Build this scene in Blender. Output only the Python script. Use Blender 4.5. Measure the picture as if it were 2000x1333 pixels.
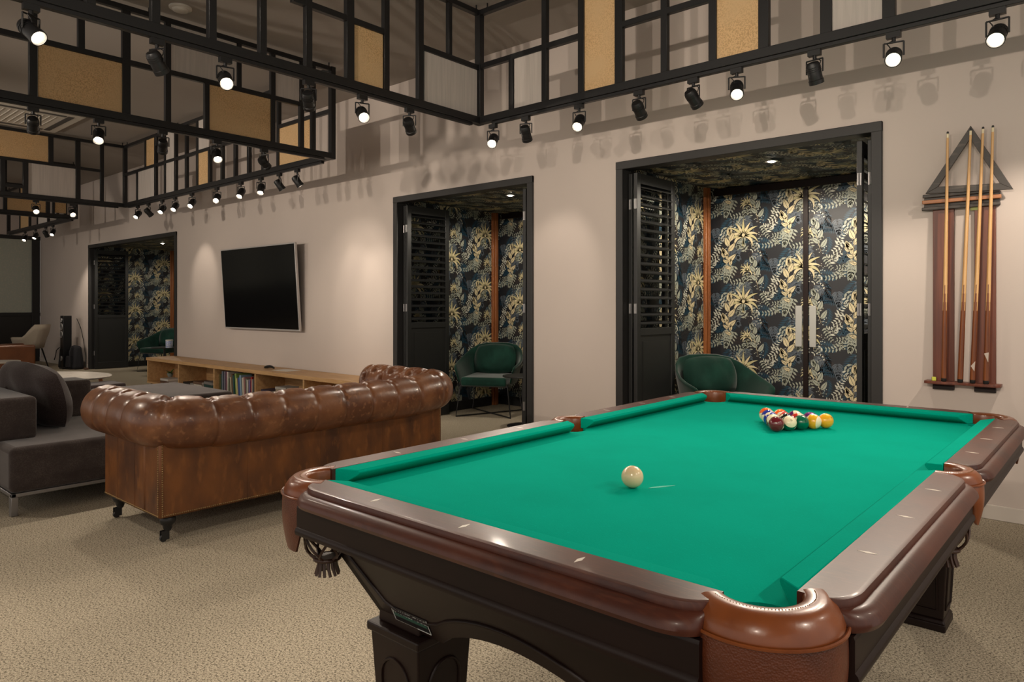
import bpy, math, random
from mathutils import Vector, Matrix
PI = math.pi
sc = bpy.context.scene
COL = sc.collection
for o in list(bpy.data.objects): bpy.data.objects.remove(o)

# ------------------------------------------------------------ camera, world, exposure
EYE = 1.24
cam = bpy.data.cameras.new('camera'); co = bpy.data.objects.new('camera', cam); COL.objects.link(co)
co.location = (0, 0, EYE); co.rotation_euler = (PI/2, 0, 0.7173)
cam.sensor_width = 36; cam.lens = 24.75; cam.shift_y = -0.035; cam.clip_start = .05; cam.clip_end = 100
sc.camera = co
w = bpy.data.worlds.new('world'); sc.world = w; w.use_nodes = True
w.node_tree.nodes['Background'].inputs[0].default_value = (1.0, .90, .80, 1)
w.node_tree.nodes['Background'].inputs[1].default_value = .58
sc.view_settings.view_transform = 'Standard'; sc.view_settings.look = 'None'
sc.view_settings.gamma = 1; sc.view_settings.use_curve_mapping = False
sc.view_settings.exposure = 0.52
SPOT_W = 36.0            # wattage of the track spots
LED_W = 60.0              # alcove downlights
WARM = (1.0, .86, .71)

# ------------------------------------------------------------ materials
MATS = {}
def mat(name, col, rough=.6, metal=0, noise=None, bump=None, emit=None, spec=None, sheen=0, coat=0, trans=0, alpha=1):
    m = bpy.data.materials.new(name); m.use_nodes = True; MATS[name] = m
    nt = m.node_tree; b = nt.nodes['Principled BSDF']; L = nt.links
    b.inputs['Base Color'].default_value = (*col, 1); b.inputs['Roughness'].default_value = rough
    b.inputs['Metallic'].default_value = metal
    if spec is not None: b.inputs['Specular IOR Level'].default_value = spec
    if sheen: b.inputs['Sheen Weight'].default_value = sheen; b.inputs['Sheen Roughness'].default_value = .4
    if coat: b.inputs['Coat Weight'].default_value = coat; b.inputs['Coat Roughness'].default_value = .12
    if trans: b.inputs['Transmission Weight'].default_value = trans
    if emit: b.inputs['Emission Color'].default_value = (*emit[0], 1); b.inputs['Emission Strength'].default_value = emit[1]
    tc = nt.nodes.new('ShaderNodeTexCoord')
    def nz(scale, detail=3, stretch=None):
        n = nt.nodes.new('ShaderNodeTexNoise'); n.inputs['Scale'].default_value = scale; n.inputs['Detail'].default_value = detail
        if stretch:
            mp = nt.nodes.new('ShaderNodeMapping'); mp.inputs['Scale'].default_value = stretch
            L.new(tc.outputs['Object'], mp.inputs[0]); L.new(mp.outputs[0], n.inputs['Vector'])
        else: L.new(tc.outputs['Object'], n.inputs['Vector'])
        return n
    prev = None
    for nn in (noise or []):
        sc_, c2, lo, hi = nn[:4]
        n = nz(sc_, 4, nn[4] if len(nn) > 4 else None)
        r = nt.nodes.new('ShaderNodeMapRange'); r.inputs[1].default_value = lo; r.inputs[2].default_value = hi
        L.new(n.outputs[0], r.inputs[0])
        mx = nt.nodes.new('ShaderNodeMix'); mx.data_type = 'RGBA'
        L.new(r.outputs[0], mx.inputs[0])
        if prev: L.new(prev, mx.inputs[6])
        else: mx.inputs[6].default_value = (*col, 1)
        mx.inputs[7].default_value = (*c2, 1)
        prev = mx.outputs[2]
    if prev: L.new(prev, b.inputs['Base Color'])
    if bump:
        n = nz(bump[0], 4, bump[2] if len(bump) > 2 else None)
        bp = nt.nodes.new('ShaderNodeBump'); bp.inputs['Strength'].default_value = bump[1]; bp.inputs['Distance'].default_value = .002
        L.new(n.outputs[0], bp.inputs['Height']); L.new(bp.outputs[0], b.inputs['Normal'])
    return m
WALL = mat('wall_paint', (.62, .54, .49), .75, noise=[(1.2, (.59, .515, .47), .35, .7)], bump=(90, .15))
CEIL = mat('ceiling_paint', (.34, .305, .275), .8, noise=[(.7, (.31, .28, .25), .4, .7)])
WHITE = mat('white_trim', (.66, .60, .54), .45)
# carpet: short loop pile, speckled, with faint tile joints
CARP = mat('carpet', (.42, .365, .275), .95, noise=[(125, (.13, .11, .08), .46, .62), (210, (.66, .58, .45), .52, .66), (1.6, (.24, .21, .165), .60, 1.1)], bump=(200, .8), spec=.1)
BLACK = mat('black_metal', (.010, .010, .011), .42)
FRAME = mat('charcoal_frame_paint', (.022, .021, .021), .5, bump=(60, .1))
SHUT = mat('black_shutter_paint', (.014, .0145, .0145), .45)
CANE = mat('woven_cane', (.70, .46, .23), .6, noise=[(120, (.50, .31, .14), .45, .6), (3, (.62, .42, .22), .4, .7)], bump=(180, .8))
PANW = mat('white_linen_panel', (.54, .485, .445), .7, noise=[(60, (.48, .435, .40), .4, .6, (1, 1, .04))], bump=(150, .3))
for mm in (CANE, PANW):
    b = mm.node_tree.nodes['Principled BSDF']
CLOTH = mat('green_baize', (.0, .34, .24), 1.0, noise=[(5, (.0, .32, .225), .4, .7), (110, (.0, .38, .275), .62, .80)], spec=.02, bump=(300, .2))
CHALK = mat('chalk_smear', (.10, .52, .40), .95)
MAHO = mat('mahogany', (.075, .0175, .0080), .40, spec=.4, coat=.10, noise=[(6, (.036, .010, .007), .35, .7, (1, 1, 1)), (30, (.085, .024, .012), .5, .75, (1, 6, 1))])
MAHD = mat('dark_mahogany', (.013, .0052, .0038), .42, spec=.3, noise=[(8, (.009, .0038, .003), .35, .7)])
LEAT = mat('pocket_leather', (.21, .056, .013), .30, coat=.12, noise=[(14, (.13, .032, .009), .4, .7)], bump=(120, .1))
NETL = mat('net_leather', (.040, .016, .009), .45)
SOFL = mat('brown_leather', (.215, .085, .034), .34, coat=.15, noise=[(7, (.11, .038, .016), .38, .62), (32, (.30, .135, .060), .56, .75), (2.2, (.15, .052, .020), .45, .7)], bump=(35, .5))
SOFP = mat('brown_leather_panel', (.19, .064, .012), .42, noise=[(5, (.065, .021, .006), .36, .64, (1, 1, .5)), (22, (.22, .080, .018), .55, .75, (1, 1, .4))], bump=(40, .4))
NAIL = mat('aged_brass', (.26, .17, .075), .4, metal=.8)
GREY = mat('grey_brown_linen', (.060, .047, .043), .95, noise=[(160, (.085, .068, .062), .45, .6), (8, (.047, .036, .033), .4, .7)], bump=(260, .5), spec=.15, sheen=.3)
CUSH = mat('dark_cushion_linen', (.040, .029, .028), .95, noise=[(160, (.060, .044, .042), .45, .6)], bump=(18, .7), spec=.15, sheen=.3)
STEEL = mat('brushed_steel', (.30, .29, .29), .35, metal=.7)
OAK = mat('light_oak', (.56, .34, .155), .45, noise=[(9, (.44, .25, .105), .4, .65, (.25, 3, 3)), (40, (.62, .39, .19), .5, .7, (.2, 4, 4))])
TEAK = mat('reddish_wood', (.33, .115, .035), .38, noise=[(18, (.20, .062, .020), .4, .65, (3, 3, .15))])
RACK = mat('rack_wood', (.165, .045, .022), .4, noise=[(20, (.105, .028, .016), .4, .65, (3, 3, .15))])
ORNG = mat('orange_wood', (.42, .17, .065), .4, noise=[(16, (.30, .11, .04), .4, .65, (.2, 3, 3))])
RGREY = mat('grey_stained_wood', (.055, .047, .042), .5, noise=[(16, (.14, .115, .095), .55, .75, (.3, 3, 3))])
MAPLE = mat('maple', (.72, .44, .19), .35, noise=[(30, (.58, .32, .12), .4, .65, (3, 3, .1))])
BUTT = mat('cue_butt_wood', (.22, .062, .012), .3, noise=[(30, (.11, .026, .006), .4, .65, (3, 3, .1))])
IVORY = mat('ivory', (.80, .70, .48), .2)
MOP = mat('pearl_inlay', (.75, .68, .60), .25)
VELV = mat('green_velvet', (.004, .026, .018), .8, noise=[(6, (.008, .045, .031), .45, .7)], sheen=.35, spec=.15)
TV = mat('tv_glass', (.003, .003, .0035), .14, spec=.4)
SILV = mat('silver_bezel', (.55, .53, .52), .35, metal=.4)
MARB = mat('marble', (.72, .67, .60), .2, noise=[(5, (.50, .46, .42), .55, .72), (18, (.78, .74, .68), .5, .7)])
TANL = mat('tan_leather', (.17, .056, .018), .42, noise=[(6, (.12, .038, .012), .4, .7)])
CREAM = mat('cream_upholstery', (.52, .45, .36), .9, bump=(200, .4))
FROST = mat('frosted_glass', (.50, .53, .45), .30, noise=[(35, (.58, .57, .48), .50, .68)])
DARKP = mat('dark_panel', (.020, .018, .017), .4)
SPKR = mat('speaker_black', (.008, .008, .009), .3)
SPKC = mat('speaker_cone', (.07, .07, .07), .5)
BAG = mat('black_nylon', (.010, .010, .014), .8)
LEAF = mat('plant_leaf', (.045, .14, .030), .5)
POT = mat('pot_glaze', (.20, .22, .20), .3)
PAPER = mat('paper', (.72, .68, .62), .8)
YELL = mat('yellow_tag', (.60, .65, .08), .6)
CLEAR = mat('scuffed_sticker', (.50, .42, .36), .5)
PLATE = mat('translucent_push_plate', (.42, .42, .40), .25)
LENS = mat('lit_lens', (1, 1, 1), .5, emit=((1.0, .86, .66), 55))
LENSD = mat('lens_glass', (.05, .05, .05), .1)
GLOW = mat('downlight_lens', (1, 1, 1), .5, emit=((1.0, .9, .74), 22))
PLAS = mat('white_plastic', (.60, .56, .50), .5)
SLOT = mat('vent_slot', (.08, .075, .07), .7)
LABG = mat('label_green', (.02, .075, .055), .4)
LABT = mat('label_lettering', (.55, .57, .55), .5)
LABK = mat('label_black', (.008, .008, .010), .4)
CANB = mat('tin_print', (.35, .42, .75), .35, noise=[(60, (.75, .78, .85), .45, .6)])
# wallpaper inks
INK = [mat('paper_ground', (.011, .012, .016), .55),
       mat('ink_cream', (.68, .58, .36), .5, noise=[(220, (.54, .46, .28), .5, .65)]),
       mat('ink_straw', (.56, .50, .27), .5, noise=[(220, (.44, .39, .20), .5, .65)]),
       mat('ink_sage', (.36, .38, .31), .5, noise=[(220, (.28, .30, .25), .5, .65)]),
       mat('ink_slate', (.095, .115, .14), .5, noise=[(220, (.06, .08, .10), .5, .65)]),
       mat('ink_blue', (.010, .055, .095), .5),
       mat('ink_umber', (.030, .020, .018), .5),
       mat('ink_pale', (.54, .54, .46), .5)]

# ------------------------------------------------------------ mesh builder
class M:
    def __init__(s): s.v = []; s.f = []; s.m = []
    def add(s, vs, fs, m=0):
        k = len(s.v); s.v += [tuple(p) for p in vs]; s.f += [tuple(i+k for i in f) for f in fs]; s.m += [m]*len(fs); return s
    def box(s, x0, x1, y0, y1, z0, z1, m=0, T=None):
        vs = [Vector(p) for p in ((x0,y0,z0),(x1,y0,z0),(x1,y1,z0),(x0,y1,z0),(x0,y0,z1),(x1,y0,z1),(x1,y1,z1),(x0,y1,z1))]
        if T: vs = [T @ p for p in vs]
        return s.add(vs, [(3,2,1,0),(4,5,6,7),(0,1,5,4),(1,2,6,5),(2,3,7,6),(3,0,4,7)], m)
    def frus(s, hx0, hy0, z0, hx1, hy1, z1, cx=0, cy=0, m=0):
        vs = [(cx-hx0,cy-hy0,z0),(cx+hx0,cy-hy0,z0),(cx+hx0,cy+hy0,z0),(cx-hx0,cy+hy0,z0),(cx-hx1,cy-hy1,z1),(cx+hx1,cy-hy1,z1),(cx+hx1,cy+hy1,z1),(cx-hx1,cy+hy1,z1)]
        return s.add(vs, [(3,2,1,0),(4,5,6,7),(0,1,5,4),(1,2,6,5),(2,3,7,6),(3,0,4,7)], m)
    def rings(s, rings, closed=False, cap=True, m=0):      # list of equal-length vertex loops
        n = len(rings[0]); k = len(s.v)
        for r in rings: s.v += [tuple(p) for p in r]
        R = len(rings); tot = R if closed else R-1
        for i in range(tot):
            a = k+i*n; b = k+((i+1) % R)*n
            for j in range(n): s.f.append((a+j, a+(j+1) % n, b+(j+1) % n, b+j)); s.m.append(m)
        if cap and not closed:
            s.f.append(tuple(k+j for j in range(n))[::-1]); s.m.append(m)
            s.f.append(tuple(k+(R-1)*n+j for j in range(n))); s.m.append(m)
        return s
    def sheet(s, rows, m=0):                                # open grid
        n = len(rows[0]); k = len(s.v)
        for r in rows: s.v += [tuple(p) for p in r]
        for i in range(len(rows)-1):
            for j in range(n-1): s.f.append((k+i*n+j, k+i*n+j+1, k+(i+1)*n+j+1, k+(i+1)*n+j)); s.m.append(m)
        return s
    def tube(s, pts, r, n=8, closed=False, m=0):
        pts = [Vector(p) for p in pts]; rs = r if isinstance(r, (list, tuple)) else [r]*len(pts)
        rings = []; N = len(pts); ref = None
        for i, p in enumerate(pts):
            if closed: t = pts[(i+1) % N]-pts[i-1]
            else: t = pts[min(i+1, N-1)]-pts[max(i-1, 0)]
            t.normalize()
            if ref is None: ref = Vector((0,0,1)) if abs(t.z) < .9 else Vector((1,0,0))
            a = (ref-t*ref.dot(t)); a.normalize(); ref = a; b = t.cross(a)
            rings.append([p+(a*math.cos(2*PI*j/n)+b*math.sin(2*PI*j/n))*rs[i] for j in range(n)])
        return s.rings(rings, closed, not closed, m)
    def lathe(s, prof, n=24, c=(0,0,0), axis='z', m=0, T=None):
        rings = []
        for r, z in prof:
            ring = []
            for j in range(n):
                a = 2*PI*j/n; p = (r*math.cos(a), r*math.sin(a), z)
                if axis == 'y': p = (p[0], -p[2], p[1])
                if axis == 'x': p = (p[2], p[0], p[1])
                p = Vector(p)+Vector(c)
                if T: p = T @ p
                ring.append(p)
            rings.append(ring)
        return s.rings(rings, False, True, m)
    def prism(s, poly, f0, f1, m=0):                         # poly points mapped by f0 (front) and f1 (back)
        n = len(poly); k = len(s.v)
        s.v += [tuple(f0(*p)) for p in poly]+[tuple(f1(*p)) for p in poly]
        s.f.append(tuple(range(k, k+n))[::-1]); s.m.append(m); s.f.append(tuple(range(k+n, k+2*n))); s.m.append(m)
        for j in range(n): s.f.append((k+j, k+(j+1) % n, k+n+(j+1) % n, k+n+j)); s.m.append(m)
        return s
    def mesh(s, name, mats, smooth=None):
        me = bpy.data.meshes.new(name); me.from_pydata(s.v, [], s.f)
        for mm in (mats if isinstance(mats, (list, tuple)) else [mats]): me.materials.append(mm)
        me.polygons.foreach_set('material_index', s.m)
        if smooth is not None:
            me.polygons.foreach_set('use_smooth', [True]*len(s.f)); me.update()
            if smooth < 180: me.set_sharp_from_angle(angle=math.radians(smooth))
        me.update(); return me

def obj(name, m, mats=None, parent=None, smooth=None, bevel=0, loc=None, rot=None, kind=None, seg=2, sub=0):
    me = m if isinstance(m, bpy.types.Mesh) else m.mesh(name, mats, smooth if smooth is not None else (40 if bevel else None))
    o = bpy.data.objects.new(name, me); COL.objects.link(o)
    if parent: o.parent = parent
    if loc: o.location = loc
    if rot: o.rotation_euler = rot
    if sub:
        k = o.modifiers.new('sub', 'SUBSURF'); k.levels = sub; k.render_levels = sub
    if bevel:
        k = o.modifiers.new('bevel', 'BEVEL'); k.width = bevel; k.segments = seg; k.limit_method = 'ANGLE'; k.angle_limit = math.radians(40)
    if kind: o['kind'] = kind
    return o
def thing(name, label, cat, loc=(0,0,0), rz=0, group=None, rot=None):
    o = bpy.data.objects.new(name, None); COL.objects.link(o); o.empty_display_size = .1
    o.location = loc; o.rotation_euler = rot or (0, 0, rz)
    o['label'] = label; o['category'] = cat
    if group: o['group'] = group
    return o
def tag(o, label, cat, group=None):
    o['label'] = label; o['category'] = cat
    if group: o['group'] = group
    return o
def dup(src, loc, rz=None, label=None, group=None):
    def cp(o, par):
        c = o.copy(); COL.objects.link(c); c.parent = par
        for ch in o.children: cp(ch, c)
        return c
    c = cp(src, None); c.location = loc
    if rz is not None: c.rotation_euler = (0, 0, rz)
    if label: c['label'] = label
    if group: c['group'] = group
    return c
def struct(name, m, mats, **k): return obj(name, m, mats, kind='structure', **k)
def text(s, size, extrude=.0002):
    cu = bpy.data.curves.new('lettering', 'FONT'); cu.body = s; cu.size = size; cu.extrude = extrude
    cu.align_x = 'CENTER'; cu.align_y = 'CENTER'; cu.resolution_u = 2
    t = bpy.data.objects.new('t', cu); COL.objects.link(t)
    me = bpy.data.meshes.new_from_object(t.evaluated_get(bpy.context.evaluated_depsgraph_get()))
    bpy.data.objects.remove(t); return me

# ------------------------------------------------------------ room shell
WY = 4.90; WT = .10; CZ = 3.625; XL = -18.2; DH = 2.405
OPEN = [(-15.155, -11.29), (-5.96, -4.015), (-3.135, -1.16)]
AY1 = 6.58; AZ = 2.39
struct('floor', M().box(XL-.1, 3.4, -4.6, 6.75, -.06, 0), CARP)
struct('ceiling', M().box(XL-.1, 3.4, -4.6, WY+WT, CZ, CZ+.06), CEIL)
m = M(); xs = XL
for a, b in OPEN:
    m.box(xs, a, WY, WY+WT, 0, CZ); m.box(a, b, WY, WY+WT, DH, CZ); xs = b
m.box(xs, 3.4, WY, WY+WT, 0, CZ)
struct('wall_back', m, WALL)
m = M(); xs = XL
for a, b in OPEN+[(3.4, 0)]:
    m.box(xs, a, WY-.014, WY, 0, .085); xs = b
struct('baseboard_back', m, WHITE, bevel=.004)
# left wall: glazed partition in a dark frame
m = M().box(XL-.1, XL, -4.6, WY+WT, 2.76, CZ)
struct('wall_left', m, WALL)
struct('wall_left_lower', M().box(XL-.06, XL-.01, -4.6, WY, 0, 1.05), DARKP)
m = M()
for y in (-4.5, -2.9, -1.3, .3, 1.9, 3.3, 4.745): m.box(XL-.06, XL+.02, y, y+.15, 0, 2.76)
m.box(XL-.06, XL+.025, -4.6, WY, 2.68, 2.76).box(XL-.06, XL+.01, -4.6, WY, 1.0, 1.08)
struct('trim_1', m, FRAME, bevel=.005)
struct('window_1', M().box(XL-.035, XL-.02, -4.6, WY, 1.05, 2.70), FROST)

# ---- wallpaper print: drawn leaf by leaf on a 0.57 x 0.64 m half-drop repeat
random.seed(5)
TU, TV_ = .57, .64
LEAVES = []   # (polygon pts, ink, layer)
def blade(x, y, ang, L, Wd, ink, layer, bend=0, n=5, split=True):
    c = []; a = ang; px, py = x, y
    for i in range(n+1):
        c.append((px, py, a)); a += bend/n; px += math.cos(a)*L/n; py += math.sin(a)*L/n
    up = []; dn = []; g = .0016 if split else 0
    for i, (qx, qy, qa) in enumerate(c):
        t = i/n; wv = Wd*.5*math.sin(PI*min(1, t**.75*.97+.03))
        nx, ny = -math.sin(qa), math.cos(qa)
        up.append((qx+nx*(wv+g), qy+ny*(wv+g))); dn.append((qx-nx*(wv+g), qy-ny*(wv+g)))
    if split and Wd > .018:
        mid1 = [(qx-math.sin(qa)*g, qy+math.cos(qa)*g) for qx, qy, qa in c]
        mid2 = [(qx+math.sin(qa)*g, qy-math.cos(qa)*g) for qx, qy, qa in c]
        LEAVES.append((mid1, up, ink, layer)); LEAVES.append((dn, mid2, ink, layer))
    else: LEAVES.append((dn, up, ink, layer))
def halo(x, y, ang, L, Wd, layer, bend=0): blade(x-.004*math.cos(ang), y-.004*math.sin(ang), ang, L+.012, Wd+.011, 0, layer-.7, bend, 5, False)
def oval(x, y, ang, L, Wd, ink, layer):
    blade(x, y, ang, L, Wd, ink, layer, 0, 3, False)
def palm(x, y, s):
    for i in range(11):
        q = (x, y, math.radians(90+(i-5)*14), s*(.128+.014*(i % 2)), s*.021); halo(*q, 6, math.radians((i-5)*25)); blade(*q, 2 if i % 2 else 1, 6, math.radians((i-5)*25), 7, False)
    oval(x-.018*s, y+.004, 0, .036*s, .030*s, 2, 6); oval(x-.012*s, y+.012, .3, .03*s, .03*s, 1, 6.2)
    for i in range(5): blade(x+.004*i*s-.01, y-.075*s, math.radians(82+i*4), .085*s, .008*s, 2, 6, 0, 3, False)
def branch(x, y, s, ink, ang=88, flip=1):
    a = math.radians(ang)
    for i in range(6):
        t = i/5; bx = x+math.cos(a)*.20*s*t; by = y+math.sin(a)*.20*s*t
        sg = 1 if i % 2 else -1
        q = (bx, by, a+sg*flip*math.radians(58-30*t), s*(.088-.02*t), s*.036); halo(*q, 7, -sg*flip*.35); blade(*q, ink, 7, -sg*flip*.35, 5)
    blade(x+math.cos(a)*.20*s, y+math.sin(a)*.20*s, a, .07*s, .028*s, ink, 7, 0, 5)
    blade(x, y-.05, a, .26*s, .004, 1, 7, 0, 3, False)
def spray(x, y, ang, n, ink, s=1, bend=.7, layer=4):
    a = ang; px, py = x, y
    for i in range(n):
        px += math.cos(a)*.019*s; py += math.sin(a)*.019*s; a += bend/n
        f = 1-.45*i/n
        for sg in (-1, 1): oval(px, py, a+sg*math.radians(62), .030*s*f, .0125*s*f, ink, layer)
def dots(x, y, R, n, inks):
    for i in range(n):
        r = R*math.sqrt((i+.5)/n); a = i*2.39996
        oval(x+r*math.cos(a)-.005, y+r*math.sin(a)*1.1, 0, .010, .009, inks[i % len(inks)], 3)
def monst(x, y, ang, s, ink):
    for i in range(6):
        t = i/5
        bx = x+math.cos(ang)*.10*s*t; by = y+math.sin(ang)*.10*s*t
        for sg in (-1, 1): blade(bx, by, ang+sg*math.radians(75-45*t), s*(.058-.012*t), s*.021, ink, 5, -sg*.5, 4)
def fern(x, y, ang, n, ink, s=1, layer=2):
    px, py, a = x, y, ang
    for i in range(n):
        px += math.cos(a)*.012*s; py += math.sin(a)*.012*s; a += .05
        f = math.sin(PI*(.25+.72*i/n))
        for sg in (-1, 1): oval(px, py, a+sg*math.radians(52), .048*s*f, .0075*s, ink, layer)
rr = random.uniform
def spread(n, seed):            # evenly scattered anchor points over the repeat
    out = []
    for i in range(n): out.append(((.5+i*.7548777)*TU % TU, (.31+i*.5698403+seed*.37)*TV_ % TV_))
    return out
for (x, y) in spread(22, 1): fern(x, y, rr(0, 6.28), 11, random.choice((5, 5, 4, 6, 6)), rr(1.1, 1.5))
for (x, y) in spread(9, 2): dots(x, y, rr(.035, .05), 40, random.choice(((6, 3, 6), (6, 6, 7), (3, 6, 4))))
for (x, y) in spread(30, 3): spray(x, y, rr(0, 6.28), random.choice((4, 5, 6)), random.choice((3, 7, 3, 4, 7)), rr(1.25, 1.65), rr(-.9, .9))
for (x, y) in spread(6, 4): monst(x, y, math.radians(rr(-130, -50)), rr(1.0, 1.4), random.choice((3, 4, 4, 3)))
branch(.44, .04, 1.05, 3, 104)
palm(.29, .50, 1.25); palm(.33, .17, .62)
branch(.13, .27, 1.25, 1, 84); branch(.17, .20, .8, 1, 118, -1)
def paper(name, O, U, V, W_, H_, N, u0=0, v0=0, parent=None):
    O, U, V, N = map(Vector, (O, U, V, N)); m = M()
    for i in range(-1, int(W_/TU)+3):
        for j in range(-2, int(H_/TV_)+3):
            ou = i*TU-u0; ov = j*TV_-v0+(i % 2)*TV_/2
            if ou > W_ or ov > H_ or ou+TU+.1 < 0 or ov+TV_+.1 < 0: continue
            for dn, up, ink, lay in LEAVES:
                if not any(-.001 < p[0]+ou < W_ and -.001 < p[1]+ov < H_ for p in (dn[0], dn[-1], up[len(up)//2])): continue
                off = N*(.0006*lay)
                cl = lambda p: O+U*min(max(p[0]+ou, 0), W_)+V*min(max(p[1]+ov, 0), H_)+off
                m.sheet([[cl(p) for p in dn], [cl(p) for p in up]], ink)
    return obj(name, m, INK, parent=parent, kind='stuff')

# ---- the three alcoves
for k, (a, b) in enumerate(OPEN):
    a2, b2 = a+.015, b-.02
    wl = struct('wall_alcove_left', M().box(a2-.06, a2, WY+WT, AY1+.06, 0, AZ+.06), INK[0])
    wr = struct('wall_alcove_right', M().box(b2, b2+.06, WY+WT, AY1+.06, 0, AZ+.06), INK[0])
    wb = struct('wall_alcove_back', M().box(a2, b2, AY1, AY1+.06, 0, AZ+.06), INK[0])
    cl = struct('ceiling_alcove', M().box(a2, b2, WY+WT, AY1, AZ, AZ+.06), INK[0])
    D = AY1-WY-WT
    paper('wallpaper', (a2, WY+WT, 0), (0,1,0), (0,0,1), D, AZ, (1,0,0), .12, -.30, wl)
    paper('wallpaper', (b2, WY+WT, 0), (0,1,0), (0,0,1), D, AZ, (-1,0,0), .12, -.10, wr)
    paper('wallpaper', (a2, AY1, 0), (1,0,0), (0,0,1), b2-a2, AZ, (0,-1,0), .52, -.44+.32*0, wb)
    paper('wallpaper', (a2, WY+WT, AZ), (1,0,0), (0,1,0), b2-a2, D, (0,0,-1), 0, 0, cl)
    # casing round the opening
    m = M().box(a, a+.065, WY-.022, WY+WT, 0, DH).box(b-.065, b, WY-.022, WY+WT, 0, DH).box(a, b, WY-.024, WY+WT, DH-.065, DH)
    struct('trim_%d' % (k+2), m, FRAME, bevel=.004)
    m = M().box(a2, a2+.035, AY1-.16, AY1-.06, 0, AZ).box(a2+.035, a2+.05, AY1-.13, AY1-.09, 0, AZ)
    struct('trim_%d' % (k+12), m, TEAK, bevel=.006)
    m = M().box(a2+.05, b2, AY1-.03, AY1-.004, AZ-.075, AZ-.006)
    struct('trim_%d' % (k+22), m, MAHD, bevel=.006)
    # black skirting and downlight
    m = M().box(a2, b2, AY1-.02, AY1-.004, 0, .11).box(a2+.004, a2+.02, WY+WT, AY1-.17, 0, .11)
    struct('baseboard_alcove_%d' % (k+1), m, BLACK, bevel=.003)
ND = ['far alcove beside the tower speaker', 'alcove behind the leather sofa', 'alcove beside the cue rack']
for k, (x, y) in enumerate([(-13.4, 5.55), (-4.82, 5.50), (-2.12, 5.56)]):
    t = thing('downlight', 'small round ceiling downlight in the '+ND[k], 'downlight', (x, y, AZ-.006), group='alcove downlights')
    obj('trim_ring', M().lathe([(.030,-.004),(.047,-.005),(.049,0),(.030,.002)], 24), PLAS, t, smooth=60)
    obj('lens', M().lathe([(.001,-.0125),(.020,-.0110),(.030,-.004),(.030,.001)], 24), GLOW, t)
    ld = bpy.data.lights.new('lamp', 'SPOT'); ld.energy = LED_W*(.28, .5, 1)[k]; ld.color = (1, .88, .72); ld.spot_size = 3.0; ld.spot_blend = .25; ld.shadow_soft_size = .03
    lo = bpy.data.objects.new('lamp', ld); COL.objects.link(lo); lo.parent = t; lo.location = (0, 0, -.046)
    if k == 0: 
        lo2 = lo.copy(); lo2.data = ld; COL.objects.link(lo2); lo2.parent = t; lo2.location = (1.2, 0, -.046)
# dark joint and push plates on the papered doors at the back of the right alcove
t = thing('papered_door', 'wallpapered double door with dark centre gap at the back of the right alcove', 'door', (-2.19, AY1-.012, 0))
obj('meeting_strip', M().box(-.022, .022, -.012, .0055, .11, AZ-.08), MAHD, t, bevel=.003)
for s in (-1, 1): obj('push_plate', M().box(s*.062-.03, s*.062+.03, -.010, .0055, .86, 1.235), PLATE, t, bevel=.004)

# ------------------------------------------------------------ louvred folding shutters
def shutter_mesh():
    Wd, Hh, T = .60, 2.30, .034
    fr = M().box(0, .055, -T/2, T/2, 0, Hh).box(Wd-.055, Wd, -T/2, T/2, 0, Hh).box(.055, Wd-.055, -T/2, T/2, 0, .12).box(.055, Wd-.055, -T/2, T/2, .98, 1.04).box(.055, Wd-.055, -T/2, T/2, Hh-.085, Hh)
    pn = M().box(.055, Wd-.055, -.006, .006, .12, .98).box(.10, Wd-.10, -.010, .010, .17, .93)
    T_ = Matrix.Rotation(math.radians(24), 4, 'X')
    lv = M().box(.055, Wd-.055, -.027, .027, -.004, .004, 0, T_)
    hg = M().box(-.003, .006, -.012, .012, -.04, .04).lathe([(.005,-.04),(.005,.04)], 8, (-.004, 0, 0))
    return fr.mesh('shutter_frame', SHUT), pn.mesh('lower_panel', SHUT), lv.mesh('louvre', SHUT), hg.mesh('hinge', STEEL)
SM = shutter_mesh()
NL = 17
def shutter(label, x, y, rz, group, hinge=True):
    t = thing('louvred_shutter', label, 'shutter', (x, y, .012), rz, group)
    obj('shutter_frame', SM[0], parent=t, bevel=.003); obj('lower_panel', SM[1], parent=t)
    for i in range(NL): obj('louvre', SM[2], parent=t, loc=(0, 0, 1.04+.042+i*(2.215-1.04-.06)/(NL-1)))
    if hinge:
        for z in (.30, 1.20, 2.05): obj('hinge', SM[3], parent=t, loc=(0, 0, z))
    return t
for k, (a, b) in enumerate(OPEN):
    w_ = ['far', 'middle', 'right'][k]
    rr = PI/2
    shutter('outer black louvred shutter leaf at the left side of the %s alcove' % w_, a+.145, WY+.045, rr-.03, 'folded shutters')
    shutter('inner black louvred shutter leaf at the left side of the %s alcove, against the wall' % w_, a+.088, WY+.06, rr, 'folded shutters')
    shutter('outer black louvred shutter leaf at the right side of the %s alcove' % w_, b-.150, WY+.045, rr+.03, 'folded shutters')
    shutter('inner black louvred shutter leaf at the right side of the %s alcove, against the wall' % w_, b-.088, WY+.06, rr, 'folded shutters')

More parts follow.
